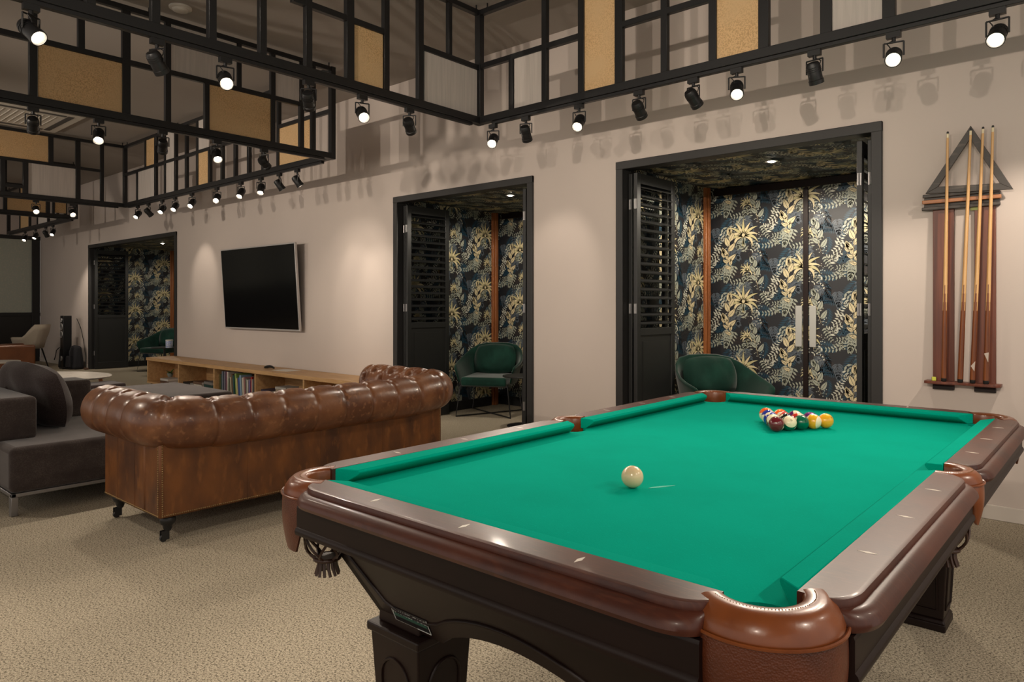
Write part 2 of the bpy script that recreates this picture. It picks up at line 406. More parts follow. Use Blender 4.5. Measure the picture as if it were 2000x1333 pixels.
# ------------------------------------------------------------ hanging ceiling screens
XA, YA, XB, XC, XD, XE = -3.89, 4.06, -5.90, -11.10, -13.2, -17.15
ZT, ZB, ZM = 3.585, 2.70, 3.145
P1=dict(V=[(1.571,3.585,2.7,0.045),(1.879,3.585,2.7,0.045),(2.187,3.585,2.7,0.045),(2.499,3.585,2.7,0.045),(2.813,3.585,2.7,0.06),(3.118,3.585,2.7,0.045),(3.433,3.585,2.7,0.05),(3.729,3.585,3.129,0.035),(1.26,3.585,2.7,.045),(.95,3.585,2.7,.045),(.3,3.585,2.7,.05),(-.35,3.585,2.7,.045)],
 H=[(2.384,3.118,3.138),(3.433,4.06,3.129)], P=[(2.851,3.092,2.7,3.138,'cane'),(3.475,4.032,2.7,3.129,'white')])
P2=dict(V=[(-3.539,3.138,2.7,0.045),(-3.217,3.585,2.7,0.045),(-2.886,3.585,2.7,0.05),(-2.576,3.585,2.7,0.06),(-2.235,3.585,2.7,0.045),(-1.904,3.585,2.7,0.05),(-1.589,3.585,2.7,0.06),(-1.242,3.585,2.7,0.06),(-0.93,3.585,2.7,0.06),(-.6,3.585,2.7,.05),(-.28,3.585,2.7,.045),(.05,3.585,2.7,.045),(.5,3.585,2.7,.045),(.95,3.585,2.7,.045)],
 H=[(-3.859,-2.886,3.138),(-2.576,-1.904,3.125)], P=[(-2.862,-2.606,2.7,3.585,'cane'),(-1.88,-1.618,2.7,3.585,'cane'),(-3.515,-3.242,2.7,3.138,'white'),(-1.212,-0.96,2.7,3.585,'white'),(.05,.5,2.7,3.585,'cane')])
P3=dict(V=[(1.543,3.585,2.7,0.05),(1.851,3.585,3.145,0.045),(2.165,3.585,2.7,0.06),(2.483,3.585,2.7,0.045),(2.806,3.145,2.7,0.04),(3.095,3.585,3.145,0.04),(3.421,3.585,2.7,0.045),(3.719,3.585,2.7,0.045),(3.847,3.585,2.7,0.045),(1.2,3.585,2.7,.045),(.6,3.585,2.7,.045),(0,3.585,2.7,.045)],
 H=[(.6,3.719,3.145)], P=[(1.575,2.137,2.7,3.145,'cane'),(2.827,3.40,2.7,3.145,'cane'),(2.506,3.075,3.145,3.585,'white'),(3.443,3.697,3.145,3.585,'white')])
P4=dict(V=[(-10.622,3.156,2.7,0.04),(-10.335,3.585,3.156,0.04),(-10.005,3.585,2.7,0.045),(-9.696,3.585,2.7,0.045),(-9.384,3.585,2.7,0.045),(-9.071,3.585,2.7,0.045),(-8.757,3.585,2.7,0.045),(-8.438,3.156,2.7,0.045),(-8.121,3.585,2.7,0.045),(-7.806,3.585,2.7,0.045),(-7.496,3.585,2.7,0.045),(-7.184,3.585,2.7,0.045),(-6.871,3.585,2.7,0.045)],
 H=[(-11.069,-7.934,3.156),(-6.871,-5.931,3.157)],
 P=[(-10.315,-10.028,3.156,3.585,'cane'),(-8.734,-8.46,2.7,3.156,'cane'),(-6.848,-6.2,2.7,3.157,'cane'),(-10.60,-10.028,2.7,3.156,'white'),(-9.673,-9.407,2.7,3.585,'white'),(-8.734,-8.46,3.156,3.585,'white')])
P5=dict(V=[(3.444,3.585,2.7,0.06),(3.753,3.585,2.7,0.045),(3.113,3.585,3.172,0.06),(2.818,3.172,2.7,0.06),(2.567,3.172,2.7,0.05),(2.2,3.585,2.7,.05),(1.5,3.585,2.7,.05),(.8,3.585,2.7,.05),(.1,3.585,2.7,.05)],
 H=[(2.2,3.451,3.172),(3.451,3.746,3.169),(2.582,2.792,2.823)], P=[(2.5,3.083,3.172,3.585,'cane'),(2.85,3.414,2.7,3.172,'white')])
P6=dict(V=[(3.08,3.585,2.7,.05),(3.66,3.585,2.7,.05),(3.74,3.585,2.7,.03),(2.2,3.585,2.7,.05),(1.2,3.585,2.7,.05),(.2,3.585,2.7,.05)], H=[(2.2,3.66,3.145)], P=[(3.11,3.63,2.7,2.96,'cane'),(3.76,3.92,2.72,2.98,'cane')])
P7=dict(V=[(-16.3,3.585,2.7,.05),(-15.7,3.585,2.7,.045),(-15.2,3.585,2.7,.045),(-14.6,3.585,2.7,.045),(-14.1,3.585,2.7,.045),(-13.7,3.585,2.7,.045)], H=[(-17.15,-15.7,3.145)], P=[(-16.28,-15.75,2.7,3.585,'cane'),(-15.17,-14.65,2.7,3.145,'white')])
def plain(s0, s1, n, pan=()):
    st = (s1-s0)/n
    return dict(V=[(s0+st*i, 3.585, 2.7, .045) for i in range(1, n)], H=[(s0, s1, 3.145)], P=[(s0+st*i+.025, s0+st*(i+1)-.025, 2.7, 3.145, 'cane') for i in pan])
def screen(label, ax, c, s0, s1, sp, ends=(1, 1), group=None):
    # ax 'x': runs along X at Y=c ; ax 'y': runs along Y at X=c
    base = (s0, c, ZB) if ax == 'x' else (c, s0, ZB)
    t = thing('hanging_screen', label, 'ceiling screen', base, 0, group)
    if ax == 'x': bx = lambda m, a, b, h, z0, z1: m.box(a-s0, b-s0, -h, h, z0-ZB, z1-ZB)
    else: bx = lambda m, a, b, h, z0, z1: m.box(-h, h, a-s0, b-s0, z0-ZB, z1-ZB)
    ob = lambda n, m, mt: obj(n, m, mt, t, bevel=.002, seg=1)
    ob('bottom_rail', bx(M(), s0, s1, .028, ZB-.02, ZB+.035), BLACK)
    ob('top_rail', bx(M(), s0, s1, .022, ZT-.04, ZT), BLACK)
    if ends[0]: ob('corner_post', bx(M(), s0, s0+.05, .029, ZB-.022, ZT+.002), BLACK)
    if ends[1]: ob('corner_post', bx(M(), s1-.05, s1, .029, ZB-.022, ZT+.002), BLACK)
    for (s, za, zb, wv) in sp['V']:
        z1 = ZT-.04 if za > 3.5 else za-.015; z0 = ZB+.035 if zb < 2.9 else zb+.015
        ob('bar', bx(M(), s-wv/2, s+wv/2, .0195, z0, z1), BLACK)
    for (a, b, z) in sp['H']:
        ob('bar', bx(M(), a, b, .0185, z-.02, z+.02), BLACK)
    for (a, b, z0, z1, k) in sp['P']:
        ob('cane_panel' if k == 'cane' else 'linen_panel', bx(M(), a, b, .006, z0+.035 if z0 < 2.8 else z0+.02, z1-.04 if z1 > 3.5 else z1-.02), CANE if k == 'cane' else PANW)
    n = 4
    for i in range(n):                       # ceiling hangers
        s = s0+.06+(s1-s0-.12)*i/(n-1)
        mm = M(); p = (s-s0, 0, 0) if ax == 'x' else (0, s-s0, 0)
        obj('hanger_rod', mm.tube([(p[0], p[1], ZT-ZB), (p[0], p[1], CZ-ZB+.002)], .006, 6), BLACK, t)
    m = M(); q = .018; zt = -.02
    if ax == 'x': m.box(.12, s1-s0-.12, -q, q, zt-.022, zt)
    else: m.box(-q, q, .12, s1-s0-.12, zt-.022, zt)
    obj('light_track', m, BLACK, t, bevel=.002, seg=1)
    return t
screen('black lattice screen hung over the pool table parallel to the alcove wall', 'x', YA, XA+.031, 1.268, P2, (0, 1))
screen('black lattice screen over the sofa end of the pool table with one small cane panel', 'y', XA, -1.1, YA+.029, P1)
screen('black lattice screen above the leather sofa with two wide cane panels', 'y', XB, -1.1, YA+.029, P3)
screen('long black lattice screen along the television wall with closely spaced bars', 'x', YA, XC+.031, XB-.031, P4, (0, 0))
screen('black lattice screen closing the far end of the television area, cane panel above white panel', 'y', XC, -1.1, YA+.029, P5)
screen('small distant lattice screen at the far left near the glass partition, facing the room', 'y', XD, -1.1, YA+.029, P6)
screen('most distant lattice screen, along the wall above the tower speaker', 'x', YA, XE, XD-.031, P7, (1, 0))
screen('screen above the pool table behind the camera', 'x', -1.1, XA+.04, 1.26, plain(XA+.04, 1.26, 12, (2, 7)), (0, 0), 'screens behind the camera')
screen('screen above the seating area behind the camera', 'x', -1.1, XC+.04, XB-.04, plain(XC+.04, XB-.04, 12, (3, 8)), (0, 0), 'screens behind the camera')
screen('screen to the right of the camera', 'y', 1.3, -1.06, YA, plain(-1.06, YA-.0, 12, (4,)), (0, 0), 'screens behind the camera')

# ------------------------------------------------------------ track spotlights
def cylT(prof, n=18): return M().lathe(prof, n)
HEADM = M().lathe([(.012,.062),(.030,.058),(.037,.045),(.037,-.035),(.040,-.038),(.040,-.060),(.036,-.060),(.034,-.050)], 20).mesh('lamp_housing', BLACK, 40)
FINM = M()
for z in (.012, .022, .032): FINM.lathe([(.0372,z-.002),(.0395,z-.002),(.0395,z+.002),(.0372,z+.002)], 20)
FINM = FINM.mesh('cooling_fin', BLACK, 40)
LENM = M().lathe([(.001,-.0535),(.012,-.0550),(.0215,-.0535),(.022,-.050)], 20).mesh('lens', LENS)
REFM = M().lathe([(.0225,-.050),(.0345,-.0575),(.035,-.055),(.0225,-.047)], 20, m=0).mesh('reflector', SILV, 60)
ADM = M().box(-.016, .016, -.034, .034, -.030, 0).lathe([(.010,-.050),(.010,-.030)], 10).mesh('track_adaptor', BLACK)
YOK = M().tube([(-.046,0,-.052),(.046,0,-.052)], .0045, 6).tube([(-.046,0,-.052),(-.046,0,-.125)], .0045, 6).tube([(.046,0,-.052),(.046,0,-.125)], .0045, 6).mesh('yoke', BLACK)
CAB = M().tube([(.010,0,-.045),(.030,.012,-.060),(.020,.02,-.075),(.012,.018,-.09)], .003, 6).mesh('cable', BLACK)
def spot(x, y, aim, label, on=True, power=1.0, size=46, group=None):
    z0 = ZB-.042
    t = thing('track_spotlight', label, 'spotlight', (x, y, z0), 0, group)
    d = Vector(aim)-Vector((x, y, z0-.125)); yaw = math.atan2(d.y, d.x)-PI/2
    tilt = math.atan2(math.hypot(d.x, d.y), -d.z)          # 0 = straight down
    t.rotation_euler = (0, 0, yaw)
    obj('track_adaptor', ADM, parent=t, rot=(0, 0, -yaw if abs(y-YA) > .01 and y > -1 else -yaw+PI/2)); obj('yoke', YOK, parent=t); obj('cable', CAB, parent=t)
    h = obj('lamp_housing', HEADM, parent=t, loc=(0, 0, -.125), rot=(tilt, 0, 0))
    obj('cooling_fin', FINM, parent=h)
    obj('lens', LENM, parent=h); obj('reflector', REFM, parent=h)
    if on:
        ld = bpy.data.lights.new('lamp', 'SPOT'); ld.energy = SPOT_W*power; ld.color = WARM
        ld.spot_size = math.radians(size); ld.spot_blend = .75; ld.shadow_soft_size = .03
        lo = bpy.data.objects.new('lamp', ld); COL.objects.link(lo); lo.parent = t
        lo.location = Vector((0, 0, -.125))+Vector((0, math.sin(tilt), -math.cos(tilt)))*.064; lo.rotation_euler = (tilt, 0, 0)
    return t
TABC = (-.985, 2.186, .80)
S = []
od = ['nearest', 'second', 'third', 'fourth', 'fifth', 'sixth', 'seventh', 'eighth', 'ninth', 'tenth']
P = 'on the table rail facing the alcoves, '
S += [(-3.738, YA, (-2.3, 1.5, 0), 'glaring black spotlight at the corner post of the pool table screens', 1, 60)]
S += [(-3.403, YA, (-3.75, 4.9, 1.5), 'dark-backed spotlight '+P+'next to the corner post', .30, 50)]
S += [(-2.912, YA, (-2.4, 2.2, .5), 'lit spotlight '+P+'first lit one right of the corner', 1, 55)]
S += [(-2.427, YA, (-2.6, 6.0, .9), 'dark-backed spotlight '+P+'left of the right alcove', .5, 50)]
S += [(-2.038, YA, (-1.6, 6.2, .6), 'bright-rimmed spotlight '+P+'above the left part of right alcove', .5, 50)]
S += [(-1.756, YA, (-1.1, 2.6, .8), 'lit spotlight '+P+'above the middle of the right alcove', 1, 55)]
S += [(-1.307, YA, (-1.2, 4.9, .9), 'dark-backed spotlight '+P+'left of the brightest glare', .5, 55)]
S += [(-.91, YA, (-.5, 1.6, .9), 'brightest glaring spotlight '+P+'above right end of right alcove', 1.3, 60)]
S += [(-.463, YA, (-.6, 2.0, .8), 'bright black track spotlight at the upper right above the cue rack', 1.3, 60)]
S += [(.15, YA, (-.7, 4.9, 1.3), 'black track spotlight right of the cue rack outside the picture', 1.3, 50)]
Q = 'on the rail over the table\'s sofa end, '
S += [(XA, 1.01, (-1.6, 2.3, .3), 'large tilted black spotlight at the upper left corner with shining front rim', 1, 60)]
S += [(XA, 1.583, (-4.6, 3.0, .8), 'dark-backed spotlight '+Q+'after the tilted one', .7, 50)]
S += [(XA, 1.96, (-1.5, 1.2, .6), 'glaring spotlight '+Q+'before the wide cane panel', 1, 55)]
S += [(XA, 2.505, (-5.6, 4.0, .8), 'dark-backed spotlight '+Q+'left of small cane panel', .7, 50)]
S += [(XA, 2.92, (-1.6, 2.0, .6), 'lit spotlight '+Q+'below the small cane panel', 1, 55)]
S += [(XA, 3.335, (-4.9, 4.9, 1.2), 'dark-backed spotlight '+Q+'below the open lattice', .7, 50)]
R_ = 'on the rail over the leather sofa, '
S += [(XB, 1.545, (-9, 2.5, 0), 'dark-backed spotlight at the far left just below the air vent', .8, 55)]
S += [(XB, 1.972, (-4.2, 1.3, .2), 'glaring blue-white track spotlight '+R_+'below the wide cane panel', 1, 60)]
S += [(XB, 2.445, (-8.4, 3.4, .3), 'dark-backed spotlight '+R_+'just right of the wide cane panel', .8, 55)]
S += [(XB, 2.899, (-4.2, 2.4, .4), 'lit black track spotlight '+R_+'below the second cane panel', 1, 60)]
S += [(XB, 3.338, (-6.6, 4.9, 1.5), 'dark-backed spotlight '+R_+'second from the wall end', .8, 50)]
tv = [(-10.627, (-9.8, 2.0, 0), 1), (-10.258, (-10.35, 4.9, 1.7), 0), (-9.808, (-8.8, 2.0, 0), 1), (-9.415, (-8.4, 2.2, 0), 1), (-8.927, (-7.9, 2.2, .2), 1), (-8.263, (-6.5, 2.4, .3), 1), (-7.684, (-7.0, 2.6, .4), 1), (-7.241, (-6.3, 3.1, .2), 1), (-6.86, (-6.55, 4.9, 1.3), 0), (-6.512, (-6.1, 4.9, 1.2), 0)]
for i, (x, a, l) in enumerate(tv):
    S += [(x, YA, a, 'small %s spotlight on the long television wall rail, %s from far end' % ('lit' if l else 'dark-backed', od[i] if i else 'first'), .8 if l else .38, 50)]
S += [(XC, 3.38, (-8.0, 2.8, .1), 'right-hand one of two distant glaring spotlights at the far left', 1, 60), (XC, 2.94, (-8.0, 2.4, .1), 'left-hand one of two distant glaring spotlights at the far left', 1, 60)]
for i, (x, a) in enumerate([(-16.0, (-14.8, 2.6, 0)), (-15.35, (-14.6, 2.6, 0)), (-14.75, (-15.2, 4.9, 1.2)), (-14.35, (-13.3, 2.8, 0))]):
    S += [(x, YA, a, 'tiny spotlight in the cluster above the tower speaker, %s from the left' % (od[i] if i else 'first'), .9, 60)]
for (x, y, a, l, p, sz) in S: spot(x, y, a, l, True, p, sz)
# rails behind the camera: these throw the lattice shadows on the upper wall
for (x, y, a, p) in [(-2.6, -1.1, (-3.6, 4.9, 2.4), 4), (-.9, -1.1, (-1.9, 4.9, 2.3), 3.4), (.6, -1.1, (-.3, 4.9, 2.0), 3), (-7.2, -1.1, (-7.4, 4.9, 2.4), 4), (-9.9, -1.1, (-10.2, 4.9, 2.4), 4), (-6.2, -1.1, (-5.4, 4.9, 2.4), 3.6),
                     (-1.7, -1.1, (-2.6, 1.0, 0), 1.2), (.2, -1.1, (-.9, 2.1, .8), 1.2), (-8.4, -1.1, (-7.0, 1.2, 0), 1.2), (-3.2, -1.1, (-3.0, .6, 0), 1.2), (-13.0, 0, (-14.5, 4.9, 1.6), 1.9), (XB, .3, (-3.6, 1.2, .3), 1.3), (XA, .2, (-2.6, .3, 0), 1.2), (1.3, 1.5, (-.2, 1.6, .6), 1.3), (1.3, 3.1, (-.6, 2.4, .7), 1.3)]:
    spot(x, y, a, 'track spotlight outside the picture', True, p, 64, 'track spotlights outside the picture')

# ------------------------------------------------------------ ceiling fittings
t = thing('air_cassette', 'white square air conditioning cassette in the ceiling at the far left', 'air vent', (-10.45, 2.55, CZ-.028))
obj('grille_frame', M().box(-.60, .60, -.60, .60, .0, .027), PLAS, t, bevel=.006)
for s in (-1, 1):
    obj('slot', M().box(-.50, .50, s*.47-.035, s*.47+.035, -.003, .002), SLOT, t); obj('slot', M().box(s*.47-.035, s*.47+.035, -.42, .42, -.003, .002), SLOT, t)
m = M()
for i in range(11): m.box(-.36, .36, -.34+i*.068-.004, -.34+i*.068+.004, -.006, .002)
obj('intake_grille', m, PLAS, t)
t = thing('ceiling_detector', 'round white ceiling detector seen through the upper left lattice', 'detector', (-5.70, 2.50, CZ))
obj('base', M().lathe([(.085,0),(.085,-.012),(.075,-.018),(.001,-.018)], 32), PLAS, t, smooth=40)
obj('cover', M().lathe([(.062,-.018),(.058,-.030),(.040,-.036),(.001,-.037)], 32), PLAS, t, smooth=60)

# ------------------------------------------------------------ pool table
tb = thing('pool_table', 'large mahogany pool table with green baize and leather net pockets', 'pool table', (-.985, 2.186, 0))
A_, B_ = .5588, 1.1176; RZ = .803; BZ = .763
# baize bed with pocket cut-outs
def bed_poly():
    pts = []
    ex, ey = A_+.05, B_+.05
    cor = [(A_+.003, B_+.003, 0), (-A_-.003, B_+.003, 90), (-A_-.003, -B_-.003, 180), (A_+.003, -B_-.003, 270)]
    def arc(cx, cy, a0, a1, r, n=10): return [(cx+r*math.cos(math.radians(a0+(a1-a0)*i/n)), cy+r*math.sin(math.radians(a0+(a1-a0)*i/n))) for i in range(n+1)]
    # walk counter-clockwise from the right side
    pts += [(ex, -.06)] + arc(A_+.055, 0, 250, 110, .05) + [(ex, .06)]
    pts += arc(A_+.010, B_+.010, 315, 135, .060)
    pts += arc(-A_-.010, B_+.010, 45, -135, .060)
    pts += [(-ex, .06)] + arc(-A_-.055, 0, 70, -70, .05) + [(-ex, -.06)]
    pts += arc(-A_-.010, -B_-.010, 135, -45, .060)
    pts += arc(A_+.010, -B_-.010, 225, 45, .060)
    return pts
obj('playing_bed', M().prism(bed_poly(), lambda x, y: (x, y, BZ-.03), lambda x, y: (x, y, BZ)), CLOTH, tb)
# cushions
CP = [(0,.792),(.004,.7985),(.046,.8035),(.0475,.800),(.0475,.7635),(.030,.7635),(.004,.785)]
def cushion(org, du, dn, l0, l1, j0, j1):
    org, du, dn = Vector(org), Vector(du), Vector(dn); R = []
    for t_, e in ((l0, 0), (l1, 1)):
        ring = []
        for d, z in CP:
            s = t_-d*j0 if e == 0 else t_+d*j1
            ring.append(org+du*s+dn*d+Vector((0, 0, z)))
        R.append(ring)
    return M().rings(R)
CJ, SJ = 1.05, .42
for sx in (-1, 1):
    for sy in (-1, 1):
        l0, l1 = .062, B_-.082
        obj('cushion', cushion((sx*A_, 0, 0), (0, sy, 0), (sx, 0, 0), l0, l1, SJ, CJ*.9), CLOTH, tb, bevel=.0015, seg=1)
for sy in (-1, 1): obj('cushion', cushion((0, sy*B_, 0), (1, 0, 0), (0, sy, 0), -A_+.082, A_-.082, CJ*.9, CJ*.9), CLOTH, tb, bevel=.0015, seg=1)
# wooden rails with moulded outer edge, rounded towards the pockets
RP = [(.047,.765),(.047,.8025),(.048,.8035),(.049,.8035),(.1165,.8035),(.118,.8034),(.124,.8015),(.1265,.796),(.1265,.790),(.131,.790),(.137,.7885),(.146,.784),(.153,.776),(.155,.768),(.151,.760),(.142,.757),(.128,.757)]
FP = [(.100,.757),(.128,.757),(.130,.752),(.130,.750),(.130,.707),(.130,.705),(.134,.701),(.136,.694),(.134,.687),(.127,.684),(.100,.684)]
def railm(org, du, dn, l0, l1, prof, e0, e1):
    org, du, dn = Vector(org), Vector(du), Vector(dn); R = []; N = 10
    ss = [l0+.07*(i/N)**1.6 for i in range(N+1)]+[l1-.07*(1-i/N)**1.6 for i in range(N+1)]
    for s in ss:
        q = 0
        if s-l0 < .07 and e0: q = 1-math.sqrt(max(0, 1-(1-(s-l0)/.07)**2))
        if l1-s < .07 and e1: q = 1-math.sqrt(max(0, 1-(1-(l1-s)/.07)**2))
        R.append([org+du*s+dn*(d-(q*.042*min(1,(d-.049)/.067) if d > .0495 else 0))+Vector((0, 0, z)) for d, z in prof])
    return M().rings(R)
for sx in (-1, 1):
    for sy in (-1, 1):
        obj('rail', railm((sx*A_, 0, 0), (0, sy, 0), (sx, 0, 0), .072, B_-.028, RP, 1, 1), MAHO, tb, smooth=35)
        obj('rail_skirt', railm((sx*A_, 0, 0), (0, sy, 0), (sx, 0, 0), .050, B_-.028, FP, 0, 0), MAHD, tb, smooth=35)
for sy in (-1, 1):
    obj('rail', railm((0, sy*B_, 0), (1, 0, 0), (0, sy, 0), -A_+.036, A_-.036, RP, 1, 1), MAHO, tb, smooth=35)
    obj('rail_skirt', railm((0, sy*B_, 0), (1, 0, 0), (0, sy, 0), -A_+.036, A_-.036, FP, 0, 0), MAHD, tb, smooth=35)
# pearl sights
dm = M().prism([(0,-.017),(.0048,0),(0,.017),(-.0048,0)], lambda x, y: (x, y, 0), lambda x, y: (x, y, .0006)).mesh('sight', MOP)
SD = .2794
for s in (-1, 1):
    for k in (-1, 0, 1): obj('sight', dm, parent=tb, loc=(k*SD, s*(B_+.083), RZ+.0004))
    for k in (1, 2, 3, 5, 6, 7): obj('sight', dm, parent=tb, loc=(s*(A_+.083), -B_+k*SD, RZ+.0004), rot=(0, 0, PI/2))
# leather pockets
def arcsweep(c, mid, half, prof, n=28):
    R = []
    for i in range(n+1):
        a = mid+half*(2*i/n-1)
        R.append([(c[0]+r*math.cos(a), c[1]+r*math.sin(a), z) for r, z in prof])
    return M().rings(R)
def shield(c, mid, half, rt, rb, zt, zb, n=20, pointed=False):
    R = []
    for i in range(n+1):
        u = 2*i/n-1; ring = []
        zl = zb if not pointed else zb+(zt-zb)*.75*abs(u)**2.2
        cols = 8
        def pt(t, th):
            z = zt+(zl-zt)*t; r = rt+(rb-rt)*t+.006*math.sin(PI*t)+th
            a = mid+half*u*(1-.30*t*t)
            return (c[0]+r*math.cos(a), c[1]+r*math.sin(a), z)
        R.append([pt(t/cols, .003) for t in range(cols+1)]+[pt(t/cols, -.003) for t in range(cols, -1, -1)])
    return M().rings(R)
CR = [(.0615,.760),(.0605,.797),(.063,.8025),(.067,.8045),(.080,.8060),(.091,.8055),(.098,.8030),(.107,.7955),(.115,.784),(.1195,.772),(.119,.765),(.112,.761),(.08,.758)]
SR = [(.046,.760),(.0455,.796),(.050,.803),(.060,.8065),(.070,.806),(.080,.801),(.089,.792),(.093,.780),(.092,.768),(.086,.763),(.06,.760)]
WOV = mat('woven_leather', (.115, .028, .009), .42, coat=.1, noise=[(10, (.06, .015, .006), .4, .7)])
nt = WOV.node_tree
ck = nt.nodes.new('ShaderNodeTexVoronoi'); ck.inputs['Scale'].default_value = 330
bp = nt.nodes.new('ShaderNodeBump'); bp.inputs['Strength'].default_value = .4; bp.inputs['Distance'].default_value = .002
tcn = [n for n in nt.nodes if n.type == 'TEX_COORD'][0]
nt.links.new(tcn.outputs['Object'], ck.inputs['Vector']); nt.links.new(ck.outputs[0], bp.inputs['Height']); nt.links.new(bp.outputs[0], nt.nodes['Principled BSDF'].inputs['Normal'])
def net(c, R0, zt, zb):
    m = M(); N = 6
    for k in range(N):
        for sg in (-1, 1):
            pts = []
            for i in range(9):
                t = i/8; a = 2*PI*k/N+sg*t*1.25
                r = R0*(1+.12*math.sin(PI*t)-.50*t**3)
                pts.append((c[0]+r*math.cos(a), c[1]+r*math.sin(a), zt+(zb-zt)*t-.012*math.sin(PI*t)))
            m.tube(pts, .0038, 5)
    for rr, z in ((R0, zt), (R0*.55, zb)):
        m.tube([(c[0]+rr*math.cos(2*PI*i/16), c[1]+rr*math.sin(2*PI*i/16), z) for i in range(16)], .0055, 6, True)
    tl = M().lathe([(R0*.50, zb+.004), (R0*.34, zb-.008), (.004, zb-.010)], 12, (c[0], c[1], 0))
    for k in range(13):
        a = 2*PI*k/13; r = R0*.36
        tl.tube([(c[0]+r*math.cos(a), c[1]+r*math.sin(a), zb-.002), (c[0]+r*1.1*math.cos(a), c[1]+r*1.1*math.sin(a), zb-.02), (c[0]+r*1.45*math.cos(a+.15), c[1]+r*1.45*math.sin(a+.15), zb-.042)], [.005, .0045, .004], 5)
    return m, tl
def pocket(cx, cy, mid, half, prof, sh, R0, pointed):
    p = obj('pocket', arcsweep((cx, cy), mid, half, prof), LEAT, tb, smooth=50)
    rt = prof[-4][0]+.001
    ro = prof[-4][0]+.004; zo = prof[-4][1]-.004
    n = 28
    obj('piping', M().tube([(cx+ro*math.cos(mid+half*.98*(2*i/n-1)), cy+ro*math.sin(mid+half*.98*(2*i/n-1)), zo) for i in range(n+1)], .0028, 6), MAPLE if False else LEAT, p)
    rs = prof[3][0]+.012
    m = M()
    for i in range(44):
        a = mid+half*.93*(2*(i+.5)/44-1); a2 = a+.018
        m.tube([(cx+rs*math.cos(a), cy+rs*math.sin(a), prof[4][1]+.0003), (cx+rs*math.cos(a2), cy+rs*math.sin(a2), prof[4][1]+.0003)], .0008, 4)
    obj('stitching', m, NAIL, p, kind='stuff')
    obj('liner', arcsweep((cx, cy), mid, half*1.12, [(prof[0][0]-.001,.715),(prof[0][0],.762),(prof[0][0]+.004,.762),(prof[0][0]+.003,.715)]), LEAT, p)
    obj('shield', shield((cx, cy), mid, sh, prof[-4][0]-.001, prof[-4][0]-.012, zo, .632 if not pointed else .665, pointed=pointed), WOV if not pointed else LEAT, p, smooth=60)
    a, b = net((cx+.012*math.cos(mid), cy+.012*math.sin(mid)), R0, .715, .588)
    nn = obj('net', a, NETL, p, smooth=60); obj('tassel', b, NETL, p, smooth=60)
for sx in (-1, 1):
    for sy in (-1, 1): pocket(sx*(A_+.003), sy*(B_+.003), math.atan2(sy, sx), math.radians(85), CR, math.radians(70), .057, False)
    pocket(sx*(A_+.052), 0, 0 if sx > 0 else PI, math.radians(92), SR, math.radians(48), .050, True)
# slate, cabinet sides with arched lower edge
obj('slate', M().frus(A_+.045, B_+.045, .690, A_+.045, B_+.045, .7325), MAHD, tb)
TOPX, TOPY, BOTX, BOTY = .600, 1.150, .462, 1.032
ZTT, ZBB = .690, .435
def apron(long, sg):
    ht, hb = (TOPY, BOTY) if long else (TOPX, BOTX)
    leg = .24 if not long else .80; rise = .075 if not long else .10
    pts = [(-ht, ZTT), (-hb, ZBB), (-leg, ZBB)]
    n = 16
    for i in range(1, n): pts.append((-leg+2*leg*i/n, ZBB+rise*math.sin(PI*i/n)**.7))
    pts += [(leg, ZBB), (hb, ZBB), (ht, ZTT)]
    def pos(u, z, off=0):
        f = (z-ZBB)/(ZTT-ZBB)
        d = (BOTX+(TOPX-BOTX)*f if long else BOTY+(TOPY-BOTY)*f)+off
        return Vector((sg*d, u, z)) if long else Vector((u, sg*d, z))
    m = M().prism(pts, lambda u, z: pos(u, z), lambda u, z: pos(u, z, -.025))
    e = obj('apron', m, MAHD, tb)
    ins = .045; bd = []
    path = [(-ht+ins*1.1, ZTT-.02), (-hb+ins*.9, ZBB+.060)]
    n = 20
    for i in range(n+1):
        u = -hb+ins*1.8+2*(hb-ins*1.8)*i/n
        z = ZBB+.045+(rise*math.sin(PI*min(1, max(0, (u+leg)/(2*leg))))**.7 if abs(u) < leg else 0)
        path.append((u, z))
    path += [(hb-ins*.9, ZBB+.060), (ht-ins*1.1, ZTT-.02)]
    obj('bead', M().tube([pos(u, z, .0005) for u, z in path], .005, 6), MAHD, e, smooth=60)
    return pos
for sg in (-1, 1): apron(True, sg)
apron(False, 1); posn = apron(False, -1)
# legs
def leg_mesh():
    m = M().frus(.072, .072, .045, .092, .092, .405)
    m.frus(.080, .080, 0, .080, .080, .03).frus(.080, .080, .03, .073, .073, .045)
    m.frus(.100, .100, .405, .100, .100, .428).frus(.078, .078, .428, .070, .070, .60)
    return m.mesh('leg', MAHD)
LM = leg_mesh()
def bead_face(ang):
    pts = []; n = 10
    hw = lambda z: (.072+.020*(z-.045)/.36)
    for z in (.08, .30): pts.append((-.052+.0*z, z))
    for i in range(1, n): a = PI-PI*i/n; pts.append((.052*math.cos(a), .30+.055*math.sin(a)))
    pts += [(.052, .30), (.052, .08)]
    R = Matrix.Rotation(ang, 4, 'Z')
    return M().tube([R @ Vector((u, -hw(z)-.001, z)) for u, z in pts], .0045, 6, True).mesh('bead', MAHD, 60)
BF = [bead_face(k*PI/2) for k in range(4)]
for sx in (-1, 1):
    for sy in (-1, 1):
        l = obj('leg', LM, parent=tb, loc=(sx*.392, sy*.965, 0), bevel=.005)
        for k in range(4): obj('bead', BF[k], parent=l)
